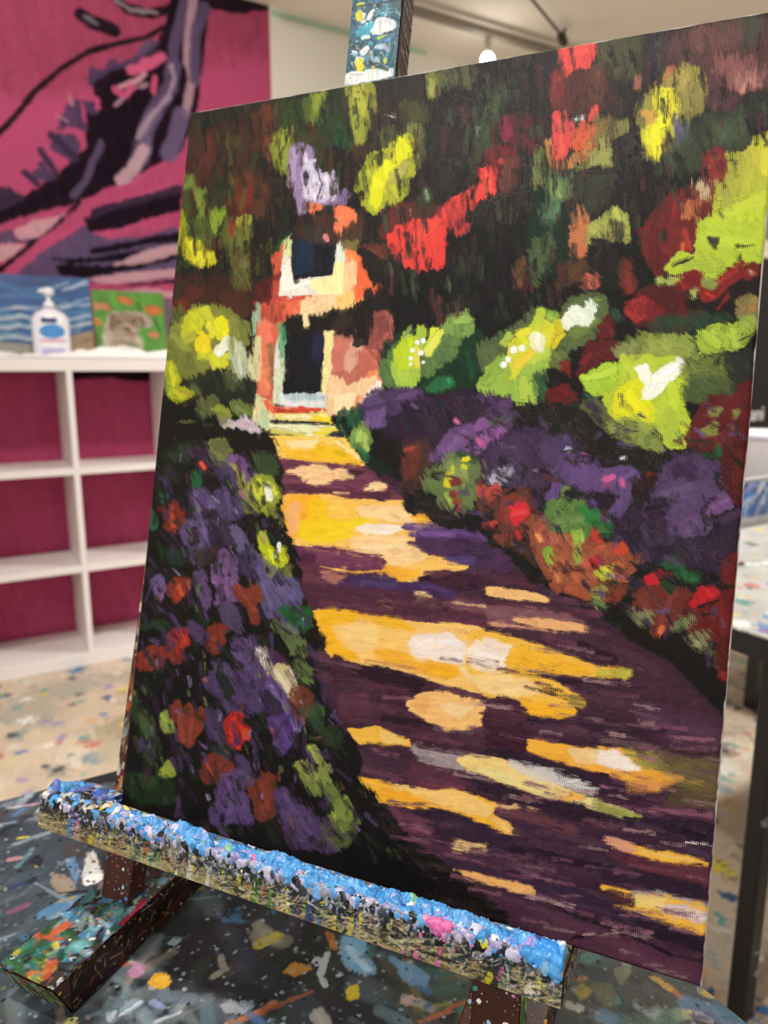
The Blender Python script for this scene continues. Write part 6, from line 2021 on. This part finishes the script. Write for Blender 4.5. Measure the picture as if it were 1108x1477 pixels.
# side of the right upright: whitish drips with a green stroke
rb = Board(0, 0, 18, 60, step=.5, base='7a746a', jit=.2)
rb.scatter('c8c4b8 4a4038 d8d8d0 3a3a34 9a9486 c8c040', 120, [(0, 0), (18, 0), (18, 60), (0, 60)], 5, 2, 85, .3, .3, 61)
rb.lay('3a9a3a', [(4, 36), (12, 34), (12, 60), (4, 60)], soft=.8, rough=1, fine=1.5)
gy, gx = np.mgrid[0:rb.H, 0:rb.W]; vv = -.016-gy*.0005
aa = .1010+(-.0195)*(vv-vb)/(.42-vb)+.0004+rb.th*.0006
P = ORG+np.multiply.outer(aa, E1)+np.multiply.outer(vv, EV)+np.multiply.outer(CF-gx*.0005, EN)
sheet('upright_paint', P[:118], wet_m, easel, {'paint': np.clip(s2l(rb.vis())*.8, 0, 1)[:118]}, flip=True)

# ---------------------------------------------------------------- the painting on its canvas
CW, CH = .3864, .508
art = thing('garden_painting', 'large canvas painting of a sunlit garden path and red house, on the easel', 'painting', loc(0, 0, 0))
gb = paint_garden()
# the board is drawn in a sloping frame; four matching corners square it up on the canvas
def homography(src, dst):
    M = []; r = []
    for (x, y), (u, v) in zip(src, dst):
        M.append([x, y, 1, 0, 0, 0, -u*x, -u*y]); r.append(u); M.append([0, 0, 0, x, y, 1, -v*x, -v*y]); r.append(v)
    return np.append(np.linalg.solve(np.array(M, float), np.array(r, float)), 1).reshape(3, 3)
HM = homography([(0, 1), (1, 1), (1, 0), (0, 0)], [(268, 168), (1121, 7), (1013, 1420), (174, 1166)])
nu, nv2 = 790, 1040
uu, ww = np.meshgrid(np.linspace(0, 1, nu), np.linspace(1, 0, nv2))
dn = HM[2, 0]*uu+HM[2, 1]*ww+HM[2, 2]; px = (HM[0, 0]*uu+HM[0, 1]*ww+HM[0, 2])/dn; py = (HM[1, 0]*uu+HM[1, 1]*ww+HM[1, 2])/dn
bx_, by_ = px-gb.x0, py-gb.y0
T_ = sample(gb.top, bx_, by_); U_ = sample(gb.und, bx_, by_); C_ = sample(gb.cov, bx_, by_); H_ = sample(gb.th, bx_, by_)
a_m = (uu-.5)*CW*1000; v_m = ww*CH*1000
# bare primed rim where the paint stops short
rim = np.minimum(CW*500-np.abs(a_m)+2.*(a_m < 0), (CH*1000-v_m))
rimn = rim-.45-.5*vnoise(a_m/9, v_m/9)-.2*vnoise(a_m/3, v_m/3)
rm = np.clip(.5-rimn/.5, 0, 1)[..., None]
white_c = np.array([.88, .85, .81], np.float32)
T_ = T_*(1-rm)+white_c*rm; U_ = U_*(1-rm)+white_c*rm
P = ORG+np.multiply.outer(a_m/1000, E1)+np.multiply.outer(v_m/1000, EV)+np.multiply.outer(.0002+H_*.00012, EN)
# soft roll-over at the stretcher edge
er = np.clip(1-np.minimum(CW*500-np.abs(a_m), np.minimum(v_m, CH*1000-v_m))/2., 0, 1)**2
P = P-np.multiply.outer(er*.0014, EN)
cm, nt, bs = new_mat('acrylic_on_canvas')
at = {}
for k in ('top', 'under', 'cover', 'thick'):
    n = N(nt, 'ShaderNodeAttribute'); n.attribute_name = k; at[k] = n
uvx = N(nt, 'ShaderNodeAttribute'); uvx.attribute_name = 'thread_x'; uvy = N(nt, 'ShaderNodeAttribute'); uvy.attribute_name = 'thread_y'
jn = N(nt, 'ShaderNodeTexNoise'); jn.inputs['Scale'].default_value = 160; jn.inputs['Detail'].default_value = 2
tc = N(nt, 'ShaderNodeTexCoord'); nt.links.new(tc.outputs['Object'], jn.inputs['Vector'])
jit = math_n(nt, 'MULTIPLY_ADD', jn.outputs['Fac'], 2.2, -1.1)
PER = 1.0
sx_ = math_n(nt, 'COSINE', math_n(nt, 'MULTIPLY_ADD', uvx.outputs['Fac'], 2*PI/PER, jit))
sy_ = math_n(nt, 'COSINE', math_n(nt, 'MULTIPLY_ADD', uvy.outputs['Fac'], 2*PI/(PER*.92), jit))
wv = math_n(nt, 'MULTIPLY_ADD', math_n(nt, 'ADD', sx_, sy_), .22, .5)
wv = math_n(nt, 'MULTIPLY_ADD', math_n(nt, 'SUBTRACT', jn.outputs['Fac'], .5), .45, wv)
need = math_n(nt, 'SUBTRACT', 1.0, at['cover'].outputs['Fac'])
msk = math_n(nt, 'MULTIPLY_ADD', math_n(nt, 'SUBTRACT', wv, need), 3.2, .5, clamp=True)
full = math_n(nt, 'GREATER_THAN', at['cover'].outputs['Fac'], .96)
msk = math_n(nt, 'MAXIMUM', msk, full)
cc = mix_c(nt, msk, at['under'].outputs['Color'], at['top'].outputs['Color'])
nt.links.new(cc, bs.inputs['Base Color'])
thin = math_n(nt, 'SUBTRACT', 1.15, at['thick'].outputs['Fac'], clamp=True)
hg = math_n(nt, 'MULTIPLY', wv, math_n(nt, 'MULTIPLY_ADD', thin, .8, .25))
bp = N(nt, 'ShaderNodeBump'); bp.inputs['Strength'].default_value = .5; bp.inputs['Distance'].default_value = .0004
nt.links.new(hg, bp.inputs['Height']); nt.links.new(bp.outputs[0], bs.inputs['Normal'])
bs.inputs['Roughness'].default_value = .46; bs.inputs['Specular IOR Level'].default_value = .08
face = sheet('painted_face', P, cm, art, {'top': alb(T_), 'under': alb(U_), 'cover': C_, 'thick': H_, 'thread_x': a_m, 'thread_y': v_m}, flip=True)
mb = MB(); mb.box(-CW/2, CW/2, .0004, CH, -.0182, -.0012, lambda a, v, c: loc(a, v, c))
edge_m = splatter('primed_canvas_edge', 'd6cdc0', [(120, .6, .3, .1, ['2a1c24', '4a2a34', '6a2a24', '3a3a28'])], rough=.7)
mb.build('canvas_side', edge_m, art, bevel=.001)

# ---------------------------------------------------------------- light
def spot(name, at_, to, power, size, angle=100, blend=.6, col=(1, .965, .92)):
    l = bpy.data.lights.new(name, 'SPOT'); l.energy = power; l.shadow_soft_size = size; l.spot_size = math.radians(angle); l.spot_blend = blend; l.color = col
    o = bpy.data.objects.new(name, l); COL.objects.link(o); o.location = at_
    o.rotation_euler = (Vector(to)-Vector(at_)).to_track_quat('-Z', 'Y').to_euler(); return o
def panel(name, at_, power, sx, sy, to=None, col=(1, .96, .9)):
    l = bpy.data.lights.new(name, 'AREA'); l.energy = power; l.shape = 'RECTANGLE'; l.size = sx; l.size_y = sy; l.color = col
    o = bpy.data.objects.new(name, l); COL.objects.link(o); o.location = at_
    if to is not None: o.rotation_euler = (Vector(to)-Vector(at_)).to_track_quat('-Z', 'Y').to_euler()
    return o
LZ = CEIL-.12
key = OB+NH*(.0137+.19*1.85)*1.0+E1*-.25; key[2] = LZ
spot('track_spot_over_table', tuple(key), tuple(loc(0, .2, 0)), 110, .05, 110)
kb = OB+NH*1.9+E1*-.5; kb[2] = LZ
spot('fill_spot_behind_viewer', tuple(kb), tuple(loc(0, .25, 0)), 120, .10, 80)  # unseen fill lamp, added to brighten the canvas face
spot('fill_spot_wall', (.3, 1.5, LZ), (.5, 3.2, 1.25), 88, .08, 110)  # added lamp without a fixture, lifts the mural and shelf
spot('fill_spot_right', (2.4, 1.6, LZ), (2.2, 1.8, 0), 190, .08, 130)  # added lamp without a fixture, lights floor and second table
spot('fill_spot_far', (4.5, 1.6, LZ), (4.5, 2.0, 0), 150, .08, 130)  # added lamp without a fixture, lights the far end of the room
w = bpy.data.worlds.new('room_air'); scene.world = w; w.use_nodes = True
w.node_tree.nodes['Background'].inputs[0].default_value = (1, .97, .93, 1); w.node_tree.nodes['Background'].inputs[1].default_value = .8

# ---------------------------------------------------------------- camera
cam = bpy.data.cameras.new('camera'); co = bpy.data.objects.new('camera', cam); COL.objects.link(co)
cam.sensor_fit = 'AUTO'; cam.sensor_width = 36; cam.lens = F/1477*36; cam.clip_start = .01; cam.clip_end = 60
R3 = Matrix(((rt[0], upv[0], -fw[0]), (rt[1], upv[1], -fw[1]), (rt[2], upv[2], -fw[2])))
co.matrix_world = Matrix.Translation((0, 0, UP)) @ R3.to_4x4()
cam.dof.use_dof = True; cam.dof.focus_distance = .425; cam.dof.aperture_fstop = 7.6
scene.camera = co
vs = scene.view_settings; vs.view_transform = 'Standard'; vs.look = 'None'; vs.exposure = 0.; vs.gamma = 1; vs.use_curve_mapping = False
